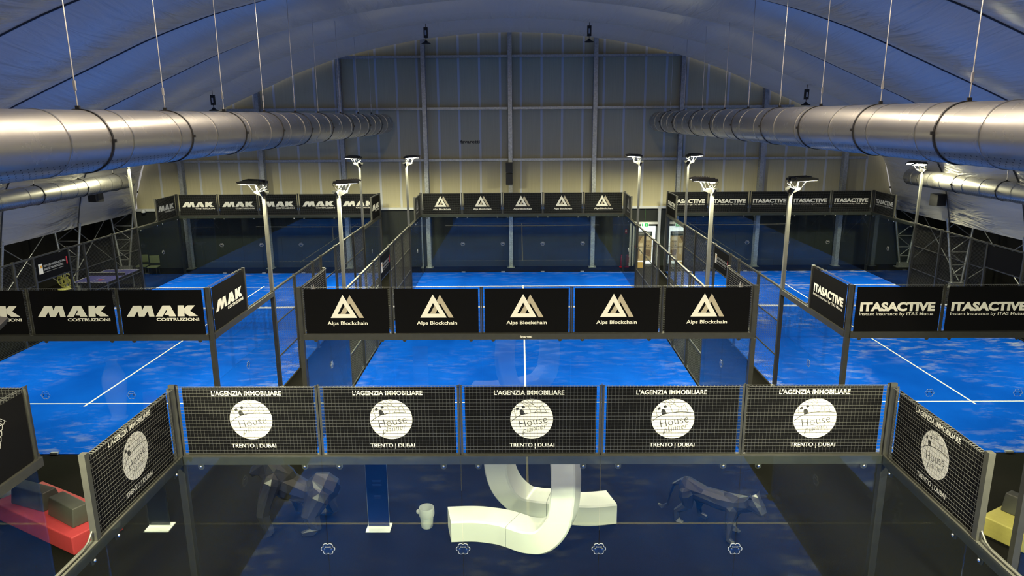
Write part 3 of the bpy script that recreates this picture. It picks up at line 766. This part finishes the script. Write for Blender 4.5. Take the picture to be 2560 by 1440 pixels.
seams = [6.8, 8.4, 9.96, 11.6, 13.25, 14.87, 16.75, 18.13, 19.7, 21.0, 22.6, 23.9, 25.4, 26.9, 28.4, 29.9, 31.4, 32.6, 34.2]
duct('air_duct', 'large galvanised air duct with perforated belly at upper left', -6.75, 7.36, .465, -12, 35.8, seams, bands, 'large air ducts')
duct('air_duct', 'large galvanised air duct with perforated belly at upper right', 6.62, 7.385, .465, -12, 35.8, [s+.15 for s in seams], [b+.2 for b in bands], 'large air ducts')
b2 = [21.4, 24.2, 27, 29.8, 32.4]; s2 = [20, 21.6, 23.1, 24.7, 26.2, 28, 29.1, 30.7, 31.6, 33.0]
duct('air_duct', 'smaller outer air duct along the left fabric wall', -18.45, 4.90, .365, 8, 33.6, s2, b2, 'small outer air ducts')
duct('air_duct', 'smaller outer air duct along the right fabric wall', 17.95, 4.84, .365, 8, 33.6, s2, b2, 'small outer air ducts')

# ------------------------------------------------------------------ truss legs and bracing at the fabric's foot
def truss(y, s, label):
    t = thing('truss_leg', label, 'steel truss', (XC+s*20.0, y, 0), 0, 'lattice legs of the arches')
    a0, a1 = Vector((-s*.66, 0, 3.15)), Vector((-s*.08, 0, .22)); b0, b1 = Vector((s*.57, 0, 3.15)), Vector((s*.34, 0, .22))
    mb = MB(); mb.tube([a0, a1], .055, 10); part('chord', mb, GALV, t, smooth=True)
    mb = MB(); mb.tube([b0, b1], .055, 10); part('chord', mb, GALV, t, smooth=True)
    ts = [0, .28, .52, .72, .88]
    for i, q in enumerate(ts):
        mb = MB(); A, B = a0.lerp(a1, q), b0.lerp(b1, q); mb.tube([A, B], .025, 8); part('strut', mb, GALV, t, smooth=True)
        if i+1 < len(ts):
            mb = MB(); C = (a0 if i % 2 else b0).lerp(a1 if i % 2 else b1, ts[i+1]); mb.tube([B if i % 2 else A, C], .022, 8); part('lacing', mb, GALV, t, smooth=True)
    mb = MB(); mb.box(-.30, .50, -.16, .16, 0, .04); mb.box(-.18 if s > 0 else -.42, .42 if s > 0 else .18, -.10, .10, .04, .24); part('base_plate', mb, GALV, t)
    return t
arcs = [36.35, 31.77, 26.82, 21.87]
for i, y in enumerate(arcs):
    for s in (-1, 1):
        if y < 22: continue
        truss(y, s, f'lattice steel arch leg on the {"left" if s < 0 else "right"}, {["beside the end wall", "second from the end wall", "third from the end wall"][i]}')
for s in (-1, 1):
    for i, (y0, y1) in enumerate(((31.9, 36.2), (26.95, 31.6), (22.1, 26.7))):
        t = thing('cross_brace', f'thin steel cross brace under the {"left" if s < 0 else "right"} fabric, {["farthest", "middle", "nearest"][i]} bay', 'brace', (XC+s*20.3, (y0+y1)/2, 0), 0, 'cross braces under the fabric')
        h = (y1-y0)/2
        for a, b in (((-h, .3), (h, 3.4)), ((h, .3), (-h, 3.4))):
            mb = MB(); mb.tube([(0, a[0], a[1]), (0, b[0], b[1])], .022, 6); part('rod', mb, GALV, t, smooth=True)

# ------------------------------------------------------------------ pendants, speakers, wall lamp
PEND = mat('pendant_label_white', (.5, .5, .5), .5)
PENDS = []
def pendant(x, label):
    z = roof_z(x); t = thing('pendant_lamp', label, 'pendant lamp', (x, 31.70, z), 0, 'pendants hanging from the roof arch')
    s = 1 if x < XC else -1
    mb = MB(); mb.tube([(-.55*s, 0, roof_z(x-.55*s)-z-.06), (-.1*s, 0, -.05), (0, 0, -.06), (0, 0, -.30)], .012, 6); part('cord', mb, BLK, t, smooth=True)
    mb = MB(); mb.box(-.085, .085, -.06, .06, -.68, -.26); part('driver_box', mb, BLK, t)
    mb = MB(); mb.box(-.035, .035, -.064, -.058, -.58, -.38); part('label_plate', mb, PEND, t)
    mb = MB(); mb.tube([(0, 0, -.68), (0, 0, -.78)], .012, 6); mb.lathe([(.03, -.78), (.06, -.80), (.09, -.85), (.19, -.89), (.20, -.92), (.18, -.925)], n=20); part('reflector', mb, BLK, t, smooth=True); PENDS.append(t)
GLOW = mat('pendant_glow', (.9, .9, .85), .4, 0, .5, 0, 6, 0, 60, (1, 1, 1), PEND_RGB, PEND_POWER)
def lit_pendant(x, y, label):
    pendant(x, label); o = PENDS[-1]; o.location = (x, y, roof_z(x)); o['group'] = 'lit pendants over the lounge'
    mb = MB(); mb.lathe([(.001, -.927), (.175, -.927)], n=20, caps=False); part('glow_disc', mb, GLOW, o)
for x, y, l_ in ((-4.5, 6.95, 'lit pendant above and left of the viewer'), (4.2, 6.95, 'lit pendant above and right of the viewer'), (-4.5, 11.95, 'lit pendant over the lounge, left of centre'), (4.2, 11.95, 'lit pendant over the lounge, right of centre'), (-4.5, 16.9, 'lit pendant over the near end of the middle court, left of centre'), (4.2, 16.9, 'lit pendant over the near end of the middle court, right of centre')): lit_pendant(x, y, l_)
for x, l_ in ((-4.05, 'left of the two black pendant devices near the roof apex'), (2.80, 'right of the two black pendant devices near the roof apex'), (-13.3, 'lone black pendant device under the left roof slope'), (12.08, 'lone black pendant device under the right roof slope')): pendant(x, l_)
def speaker(loc, w, d, h, label, rz=0, tilt=0):
    t = thing('loudspeaker', label, 'speaker', loc, rz); t.rotation_euler = (tilt, 0, rz)
    bmobj('cabinet', roundbox(-w/2, w/2, -d/2, d/2, 0, h, .015), BLK, t)
    mb = MB(); mb.box(-w/2+.02, w/2-.02, -d/2-.008, -d/2, .03, h-.03); part('grille', mb, BLKM, t)
    mb = MB(); mb.box(-.03, .03, d/2, d/2+.12, h*.4, h*.6); part('bracket', mb, BLKM, t)
speaker((-.66, 36.34, 4.93), .34, .34, .50, 'upper of two black loudspeakers on the central wall column')
speaker((-.66, 36.34, 4.34), .34, .34, .56, 'lower of two black loudspeakers on the central wall column')
speaker((18.25, 31.75, 3.72), .50, .42, .52, 'black loudspeaker hanging below the right outer duct', rad(18))
speaker((-18.9, 31.6, 4.12), .46, .42, .40, 'black loudspeaker half hidden under the left outer duct', rad(-18))
t = thing('wall_lamp', 'small white lamp on the wall trim at the far left corner', 'lamp', (-19.55, 36.68, 2.95))
mb = MB(); mb.lathe([(.05, 0), (.10, .03), (.10, .16), (.05, .20)], n=16); part('housing', mb, WHITEP, t, smooth=True)
mb = MB(); mb.box(-.02, .02, .05, .16, .08, .12); part('arm', mb, WHITEP, t)

# ------------------------------------------------------------------ emergency door in the end wall
mb = MB(); mb.box(5.72, 5.80, 36.88, YW-.03, 0, 2.36); mb.box(6.98, 7.12, 36.80, YW-.03, 0, 3.02); mb.box(5.55, 5.64, 36.86, YW-.03, 0, 3.02); mb.box(5.80, 6.98, 36.88, YW-.03, 2.20, 2.32)
d1 = struct('door_1', mb, WHITEP)
mb = MB()
for a in ((5.82, 5.90, 0, 2.18), (6.88, 6.97, 0, 2.18), (5.82, 6.97, 2.10, 2.18), (5.82, 6.97, 0, .12)): mb.box(a[0], a[1], 36.86, 36.92, a[2], a[3])
lf = part('door_leaf', mb, mat('grey_door_frame', (.08, .10, .11), .5), d1)
mb = MB(); mb.box(5.90, 6.88, 36.89, 36.91, .12, 2.10); part('door_pane', mb, DAY, d1)
mb = MB()
mb.box(5.86, 6.88, 36.81, 36.83, 1.04, 1.06); part('push_bar', mb, PTAN, d1)
for x in (5.88, 6.86): mb = MB(); mb.box(x-.035, x+.035, 36.79, 36.86, 1.0, 1.10); part('bar_end', mb, EXTR, d1)
t = thing('poster', 'tall poster with dark green head and tan plan on the bright exit door', 'poster', (6.34, 36.885, 1.0))
mb = MB(); mb.box(-.42, .38, -.006, .0, -.72, .82); part('sheet', mb, PTAN, t)
mb = MB(); mb.box(-.42, .38, -.010, -.006, .60, .82); part('header', mb, PDARK, t)
mb = MB(); mb.flat([(-.36, .75), (.30, .75), (.30, .71), (-.36, .71)], -.012); mb.flat([(-.36, .68), (.32, .68), (.32, .665), (-.36, .665)], -.012); part('small_print', mb, GREYP, t, recalc=False)
mb = MB()
for q in ([(-.38, .55), (-.10, .58), (-.28, .25), (-.38, .1)], [(.02, .30), (.30, .30), (.30, .26), (.02, .26)], [(.05, .12), (.14, .12), (.14, .05), (.05, .05)], [(.18, .12), (.25, .12), (.25, .05), (.18, .05)], [(.0, -.12), (.33, -.15), (.30, -.5), (.05, -.42)], [(-.38, -.2), (-.30, .1), (-.28, -.6), (-.38, -.66)]): mb.flat(q, -.009)
mb.mi = 1
for q in ([(.05, .55), (.30, .52), (.30, .36), (.05, .38)], [(-.25, .2), (-.08, .22), (-.10, -.35), (-.22, -.4)]): mb.flat(q, -.009)
part('plan_drawing', mb, [PBROWN, PCREAM], t, recalc=False)
t = thing('exit_sign', 'lit green and white emergency exit sign above the door', 'sign', (6.32, 36.80, 2.08))
mb = MB(); mb.box(-.19, .19, -.03, .03, 0, .20); part('housing', mb, SIGNW, t)
mb = MB(); mb.flat([(-.16, .03), (-.10, .03), (-.10, .17), (-.16, .17)], -.032); mb.flat([(-.02, .02), (.16, .02), (.16, .18), (-.02, .18)], -.032); part('panel', mb, SIGNG, t, recalc=False)
mb = MB(); mb.flat([(.07, .15), (.03, .09), (.055, .09), (.055, .05), (.085, .05), (.085, .09), (.11, .09)], -.0335); part('arrow', mb, SIGNW, t, recalc=False)
mb = MB(); mb.tube([(0, 0, .2), (0, 0, .94)], .006, 6); part('cord', mb, mat('green_cord', (.08, .22, .08), .5), t)
def extinguisher(x, label, lx=0):
    t = thing('fire_extinguisher', label, 'fire extinguisher', (x, 36.55, 0), 0)
    mb = MB(); mb.lathe([(.11, 0), (.12, .02), (.12, .05), (.02, .07)], n=18); part('stand_foot', mb, EXTR, t, smooth=True)
    mb = MB(); mb.lathe([(.07, .07), (.075, .10), (.075, .50), (.06, .56), (.03, .60)], n=18); part('cylinder', mb, mat('dark_red', (.11, .006, .01), .4), t, smooth=True)
    mb = MB(); mb.box(-.03, .03, -.05, .04, .60, .66); mb.tube([(.02, -.03, .62), (.09, -.05, .55), (.10, -.05, .25)], .012, 8); part('valve', mb, EXTR, t)
extinguisher(5.13, 'left of two red fire extinguishers beside the exit door'); extinguisher(5.40, 'right of two red fire extinguishers beside the exit door')
mb = MB(); mb.box(-.05, .05, -.006, 0, 0, .22); sg = tag(link('fire_sign', mb.mesh('fire_sign', EXTR), None, (5.37, YW-.045, 1.72)), 'small red and white fire sign on the dark wall', 'sign')
mb = MB(); mb.flat([(-.03, .06), (.03, .06), (.03, .17), (-.03, .17)], -.0075); part('pictogram', mb, PRINT, sg, recalc=False)
t = thing('cardboard_box', 'yellow cardboard box on the floor in front of the exit door', 'box', (6.10, 36.55, 0), .0)
mb = MB(); mb.box(-.15, .13, -.14, .14, 0, .26); part('carton', mb, CARD, t)
mb = MB(); mb.box(-.15, .13, -.01, .01, .26, .263); part('tape', mb, PTAN, t)

# ------------------------------------------------------------------ lounge strip between the courts: white looped bench
def cr_spline(P, n):
    out = []
    for i in range(len(P)-1):
        p0, p1, p2, p3 = P[max(i-1, 0)], P[i], P[i+1], P[min(i+2, len(P)-1)]
        for k in range(n):
            t = k/n; out.append(tuple(.5*((2*b)+(-a+c)*t+(2*a-5*b+4*c-d)*t*t+(-a+3*b-3*c+d)*t**3) for a, b, c, d in zip(p0, p1, p2, p3)))
    out.append(tuple(P[-1])); return out
BPATH = [(-1.49, 12.07, .222, -12), (-1.0, 12.09, .222, 4), (-.55, 12.0, .222, 20), (-.29, 11.88, .222, 29), (.02, 11.71, .222, 27), (.33, 11.62, .30, 24), (.58, 11.62, .62, 20), (.66, 11.70, 1.05, 18), (.67, 11.84, 1.5, 15),
         (.60, 12.0, 1.98, 12), (.36, 12.14, 2.38, 8), (.04, 12.26, 2.50, 5), (-.28, 12.37, 2.36, 5), (-.50, 12.48, 1.95, 8), (-.56, 12.58, 1.5, 12), (-.54, 12.66, 1.08, 16), (-.40, 12.74, .66, 20), (-.12, 12.80, .33, 22), (.18, 12.80, .222, 20), (.42, 12.75, .222, 14),
         (.72, 12.67, .222, 4), (1.15, 12.61, .222, -8), (1.62, 12.68, .222, -16)]
PTS = cr_spline(BPATH, 8)
def bench_seg(i0, i1, name, parent):
    H, WD = .222, .285; c = .03; sec = [(-WD+c, -H), (WD-c, -H), (WD, -H+c), (WD, H-c), (WD-c, H), (-WD+c, H), (-WD, H-c), (-WD, -H+c)]
    mb = MB(); vs = []; m = len(sec)
    for i in range(i0, i1+1):
        p = Vector(PTS[i][:3]); d = (Vector(PTS[min(i+1, len(PTS)-1)][:3])-Vector(PTS[max(i-1, 0)][:3])).normalized()
        a = rad(PTS[i][3]); w = Vector((sin(a), cos(a), 0)); nn = d.cross(w).normalized()
        if i == i0 and i0 > 0: p = p+d*.006
        if i == i1 and i1 < len(PTS)-1: p = p-d*.006
        vs += [p+w*u+nn*v for u, v in sec]
    k = i1-i0+1
    fs = [(i*m+j, i*m+(j+1) % m, (i+1)*m+(j+1) % m, (i+1)*m+j) for i in range(k-1) for j in range(m)]+[tuple(range(m)), tuple(reversed(range((k-1)*m, k*m)))]
    base = parent.location; mb.add([Vector(v)-base for v in vs], fs)
    me = mb.mesh(name, BENCH); me.polygons.foreach_set('use_smooth', [True]*len(me.polygons)); me.set_sharp_from_angle(angle=rad(30)); return link(name, me, parent)
t = thing('looped_bench', 'white glossy bench sculpture that rises into an upright loop', 'bench', (.05, 12.2, 0))
bench_seg(0, 24, 'seat_segment', t); bench_seg(24, 19*8, 'loop_segment', t); bench_seg(19*8, len(PTS)-1, 'seat_segment', t)

# ------------------------------------------------------------------ faceted animal sculptures (one continuous skin each)
def ball_chain(mb, chain):
    for (p, r), (q, s) in zip(chain[:-1], chain[1:]):
        p, q = Vector(p), Vector(q); d = q-p; L = d.length; k = 5
        pts = [p+d*(i/k) for i in range(k+1)]
        e = d.normalized()
        full = [p-e*r*.92, p-e*r*.6]+pts+[q+e*s*.6, q+e*s*.92]
        rr = [r*.3, r*.8]+[r+(s-r)*i/k for i in range(k+1)]+[s*.8, s*.3]
        mb.tube(full, rr, 12)
def sculpture(name, label, loc, chains, faces, mirror=False):
    mb = MB()
    for c in chains: ball_chain(mb, [((x-loc[0], y-loc[1], z), r) for (x, y, z), r in c])
    me = mb.mesh(name, LOWPOLY); o = bpy.data.objects.new('tmp', me); COL.objects.link(o)
    m = o.modifiers.new('r', 'REMESH'); m.mode = 'VOXEL'; m.voxel_size = .022
    sm = o.modifiers.new('s', 'SMOOTH'); sm.iterations = 3; sm.factor = .5
    d = o.modifiers.new('d', 'DECIMATE'); d.ratio = .03
    bpy.context.view_layer.update(); ev = o.evaluated_get(bpy.context.evaluated_depsgraph_get())
    res = bpy.data.meshes.new_from_object(ev)
    d.ratio = max(.005, .03*faces/max(1, len(res.polygons))); bpy.context.view_layer.update()
    res = bpy.data.meshes.new_from_object(o.evaluated_get(bpy.context.evaluated_depsgraph_get()))
    bpy.data.objects.remove(o); res.name = name
    zmin = min(v.co.z for v in res.vertices)
    for v in res.vertices: v.co.z = max(0, v.co.z-zmin)
    res.polygons.foreach_set('use_smooth', [False]*len(res.polygons))
    if not res.materials: res.materials.append(LOWPOLY)
    return tag(link(name, res, None, loc), label, 'sculpture')
G = [[((-3.95, 12.42, .76), .29), ((-4.26, 12.40, .70), .21), ((-4.58, 12.38, .86), .27), ((-4.80, 12.37, 1.06), .27), ((-4.95, 12.36, 1.22), .19)],
     [((-3.86, 12.42, .80), .27), ((-3.98, 12.42, .84), .26)], [((-4.62, 12.38, 1.02), .22), ((-4.80, 12.37, 1.22), .21), ((-4.94, 12.36, 1.36), .16)],
     [((-4.96, 12.35, 1.34), .17), ((-4.94, 12.35, 1.48), .15), ((-4.90, 12.35, 1.60), .08)], [((-5.02, 12.33, 1.30), .13), ((-5.15, 12.31, 1.22), .10), ((-5.20, 12.30, 1.17), .075)], [((-5.10, 12.26, 1.36), .05), ((-5.10, 12.42, 1.36), .05)],
     [((-4.80, 12.12, 1.06), .18), ((-4.92, 12.03, .72), .14), ((-4.97, 12.00, .48), .125), ((-4.90, 12.03, .16), .09), ((-4.88, 12.03, .09), .095)],
     [((-4.80, 12.66, 1.06), .18), ((-4.74, 12.80, .70), .14), ((-4.66, 12.86, .45), .12), ((-4.60, 12.88, .15), .085), ((-4.58, 12.88, .085), .09)],
     [((-3.98, 12.22, .68), .24), ((-4.12, 12.10, .42), .16), ((-4.02, 12.08, .16), .105), ((-4.08, 12.06, .07), .075), ((-4.24, 12.04, .055), .06)],
     [((-3.95, 12.66, .68), .24), ((-4.00, 12.76, .42), .16), ((-3.86, 12.76, .16), .105), ((-3.94, 12.76, .07), .075), ((-4.10, 12.76, .055), .06)]]
sculpture('gorilla_sculpture', 'black faceted gorilla sculpture on all fours behind the glass', (-4.4, 12.4, 0), G, 420)
P_ = [[((3.08, 12.58, .72), .18), ((3.35, 12.36, .66), .165), ((3.62, 12.14, .66), .18), ((3.86, 11.95, .70), .17), ((4.0, 11.78, .80), .145), ((4.06, 11.68, .86), .14)],
      [((3.06, 12.58, .78), .14), ((3.3, 12.4, .74), .10)], [((3.72, 12.06, .76), .12), ((3.86, 11.93, .80), .10)],
      [((4.06, 11.68, .88), .15), ((4.11, 11.60, .84), .125), ((4.145, 11.545, .785), .10)], [((3.97, 11.64, 1.0), .045), ((3.96, 11.63, 1.07), .02)], [((4.14, 11.74, 1.0), .045), ((4.15, 11.75, 1.07), .02)],
      [((3.02, 12.46, .62), .15), ((3.06, 12.44, .40), .10), ((2.86, 12.52, .24), .055), ((2.87, 12.50, .06), .05), ((2.95, 12.44, .045), .05)],
      [((3.18, 12.68, .62), .14), ((3.34, 12.62, .40), .09), ((3.34, 12.70, .22), .055), ((3.37, 12.68, .06), .05), ((3.46, 12.61, .045), .05)],
      [((3.74, 11.92, .60), .12), ((3.70, 11.88, .36), .075), ((3.67, 11.83, .16), .055), ((3.68, 11.80, .05), .05), ((3.74, 11.73, .045), .05)],
      [((3.90, 12.06, .60), .11), ((3.88, 12.16, .36), .07), ((3.86, 12.20, .16), .052), ((3.88, 12.18, .05), .05), ((3.95, 12.11, .045), .05)],
      [((2.98, 12.66, .80), .05), ((2.84, 12.76, .66), .042), ((2.78, 12.80, .42), .036), ((2.76, 12.82, .20), .034), ((2.66, 12.86, .12), .04), ((2.60, 12.88, .16), .035)]]
sculpture('panther_sculpture', 'black faceted panther sculpture walking to the right behind the glass', (3.5, 12.2, 0), P_, 420)

# ------------------------------------------------------------------ stands, bin, sofas, vase, cups
def stand(loc, rz, label, navy):
    t = thing('info_stand', label, 'display stand', loc, rz)
    mb = MB(); mb.prism([(-.23, 0), (.23, 0), (.23, .02), (-.23, .02)], -.15, .15, 'y'); mb.box(-.21, .21, -.012, .02, .02, .05); part('base', mb, WHITEP, t)
    mb = MB(); mb.box(-.205, -.20 if navy else .205, -.004, .008, .05, 1.62)
    if navy: mb.box(.20, .205, -.004, .008, .05, 1.62); mb.box(-.20, .20, .004, .008, .05, 1.62)
    part('acrylic_panel', mb, ACRE if navy else ACR, t)
    mb = MB(); mb.box(-.199, .199, -.002, .003, .05, 1.60); ps = part('poster_sheet', mb, POSTER if navy else mat('smoky_sheet', (.014, .016, .014), .3), t)
    if navy:
        mb = MB()
        for i in range(6): mb.flat([(-.09+.01*(i % 3), 1.02-.028*i), (.09-.012*(i % 2), 1.02-.028*i), (.09-.012*(i % 2), 1.012-.028*i), (-.09+.01*(i % 3), 1.012-.028*i)], -.003)
        for i in range(3): mb.flat([(-.06, .70-.028*i), (.06, .70-.028*i), (.06, .692-.028*i), (-.06, .692-.028*i)], -.003)
        part('small_print', mb, mat('dim_blue_print', (.05, .07, .18), .6), ps, recalc=False)
    return t
stand((-2.87, 12.30, 0), 0, 'info stand with navy poster between the gorilla and the bin', True)
stand((-7.12, 12.34, 0), 0, 'info stand with unlit clear panel beside the red sofa', False)
t = thing('waste_bin', 'small white waste bin with a clear bag beside the looped bench', 'bin', (-1.955, 12.36, 0))
mb = MB(); mb.lathe([(.105, 0), (.11, .01), (.14, .40), (.135, .40), (.105, .02)], n=28, caps=False); mb.lathe([(.105, 0.004), (.001, .004)], n=28, caps=False); part('bucket', mb, WBIN, t, smooth=True)
mb = MB(); mb.lathe([(.143, .24), (.150, .28), (.146, .40), (.140, .415), (.130, .39), (.10, .10)], n=28, caps=False)
mb.lathe([(.01, -.05), (.045, -.02), (.045, .02), (.01, .05)], (-.15, -.02, .33), 10); part('bin_liner', mb, FILM, t, smooth=True)
# u runs along the length (away to the left), v toward the back
def placed_sofa(o, u, v, L, Wd, H, m, label):
    t = thing('sofa', label, 'sofa', (o[0], o[1], 0), math.atan2(v[1], v[0]))   # local x = v (depth), local y = u (length) when handedness allows
    bmobj('seat', roundbox(0, Wd, 0, L, .06, H, .03, 4), m, t)
    mb = MB(); mb.box(.06, Wd-.06, .06, L-.06, 0, .06); part('plinth', mb, BLK, t)
    return t
placed_sofa((-8.17, 11.32), (-.88, .47), (.47, .88), 2.62, .95, .42, RED, 'red upholstered platform sofa at lower left with grey cushions on it')
t = thing('sofa', 'olive yellow sofa behind the dark post at lower right', 'sofa', (8.40, 12.05, 0), math.atan2(-.87, .5))
bmobj('seat', roundbox(0, 1.9, 0, .95, .06, .42, .03, 4), OLIVE, t); mb = MB(); mb.box(.06, 1.84, .06, .89, 0, .06); part('plinth', mb, BLK, t)
def cushion(p, q, dep, label, H=.36, z=.42):
    p, q = Vector((*p, z)), Vector((*q, z)); d = q-p; L = d.length; a = math.atan2(d.y, d.x)
    bm = bmesh.new(); vs = [bm.verts.new(c) for c in [(0, 0, 0), (L, 0, 0), (L, dep, 0), (0, dep, 0), (.02, .05, H), (L-.02, .05, H), (L-.02, dep-.10, H), (.02, dep-.10, H)]]
    for f in [(0, 3, 2, 1), (4, 5, 6, 7), (0, 1, 5, 4), (1, 2, 6, 5), (2, 3, 7, 6), (3, 0, 4, 7)]: bm.faces.new([vs[i] for i in f])
    bmesh.ops.bevel(bm, geom=bm.edges[:], offset=.022, segments=3, affect='EDGES', profile=.55)
    o = bmobj('backrest_cushion', bm, CUSH, None, True, p, a); return tag(o, label, 'cushion', 'grey block cushions on the sofas')
cushion((-10.08, 12.50), (-9.22, 12.17), .42, 'grey block cushion at the far left end of the red sofa')
cushion((-9.08, 12.08), (-8.32, 11.62), .42, 'grey block cushion at the near right end of the red sofa')
cushion((8.86, 12.22), (9.35, 11.36), .36, 'grey cushion on the olive yellow sofa')
t = thing('floor_vase', 'tall white vase standing behind the red sofa at the left edge', 'vase', (-10.73, 13.36, 0))
mb = MB(); mb.lathe([(.20, 0), (.21, .03), (.16, .06), (.19, .20), (.27, .75), (.29, 1.0), (.27, 1.2), (.18, 1.42), (.13, 1.52), (.13, 1.58), (.17, 1.68), (.15, 1.70)], n=36); part('body', mb, CERAM, t, smooth=True)
for x, y, l_ in ((-7.10, 19.62, 'white cup at the foot of the left court fence'), (7.17, 19.66, 'white cup at the foot of the right court fence')):
    mb = MB(); mb.lathe([(.035, 0), (.06, .16), (.055, .16), (.033, .01)], n=16); tag(link('paper_cup', mb.mesh('paper_cup', WHITEP, smooth=True), None, (x + (.09 if x < 0 else -.09), y-.28, 0)), l_, 'cup', 'white cups by the fence posts')

# ------------------------------------------------------------------ left hand corner: table tennis table, chairs
t = thing('table_tennis_table', 'blue table tennis table behind the left mesh fence', 'table', (-18.93, 31.65, 0))
mb = MB(); mb.box(-.7625, .7625, -1.37, 1.37, .735, .76); part('tabletop', mb, NAVY, t)
mb = MB()
for a in ((-.7625, -.7425, -1.37, 1.37), (.7425, .7625, -1.37, 1.37), (-.7625, .7625, -1.37, -1.35), (-.7625, .7625, 1.35, 1.37), (-.002, .002, -1.37, 1.37)): mb.box(a[0], a[1], a[2], a[3], .7602, .7612)
part('table_line', mb, LINE, t)
mb = MB(); mb.box(-.85, .85, -.004, .004, .765, .90); nn = part('table_net', mb, mat('dark_net', (.02, .02, .03), .8), t)
mb = MB(); mb.box(-.85, .85, -.006, .006, .90, .915); part('net_tape', mb, LINE, nn)
for sx_ in (-.6, .6):
    for yy in (-1.05, 1.05):
        mb = MB(); mb.box(sx_-.02, sx_+.02, yy-.02, yy+.02, 0, .735); part('leg', mb, GALV, t)
for yy in (-1.05, 1.05): mb = MB(); mb.box(-.6, .6, yy-.01, yy+.01, .30, .33); part('cross_bar', mb, GALV, t)
t = thing('paddle', 'red table tennis paddle on the blue table', 'paddle', (-18.72, 30.75, .762), .5)
mb = MB(); mb.lathe([(.078, 0), (.078, .012)], n=20); part('blade', mb, REDP, t); mb = MB(); mb.box(.07, .17, -.013, .013, 0, .012); part('handle', mb, CARD, t)
def chair(loc, rz, label, lattice=False):
    t = thing('chair', label, 'chair', loc, rz, None if lattice else 'green chairs in the left corner')
    m = LATT if lattice else GREENU
    if not lattice:
        bmobj('seat', roundbox(-.24, .24, -.24, .24, .42, .48, .02), m, t); bmobj('backrest', roundbox(-.24, .24, .20, .25, .60, .98, .02), m, t)
    else:
        mb = MB(); mb.lathe([(.24, .42), (.26, .44), (.24, .455)], n=28); part('seat', mb, m, t, smooth=True)
        mb = MB(); n = 28; ring = [(.33*cos(2*pi*k/n), .20+.10*abs(cos(2*pi*k/n)), .78+.30*sin(2*pi*k/n)) for k in range(n+1)]
        mb.tube(ring, .024, 8, False); rnd = random.Random(3)
        for k in range(26):
            a, b = rnd.uniform(0, 2*pi), rnd.uniform(1.6, 4.6); pa, pb = (.32*cos(a), .29*sin(a)), (.32*cos(a+b)*.6, .29*sin(a+b)*.6)
            mb.bar((pa[0], .25, .78+pa[1]), (pb[0], .22, .78+pb[1]), .022, .02)
        part('lattice_back', mb, m, t)
    for sx_ in (-.2, .2):
        for yy in (-.2, .2): mb = MB(); mb.tube([(sx_, yy, 0), (sx_*.9, yy*.9, .43)], .014, 8); part('leg', mb, BLKM, t, smooth=True)
chair((-18.55, 35.1, 0), .1, 'right of two green chairs in the far left corner'); chair((-19.25, 35.35, 0), .1, 'left of two green chairs in the far left corner')
chair((-20.14, 30.4, 0), .25, 'yellow green lattice back chair left of the table tennis table', True)
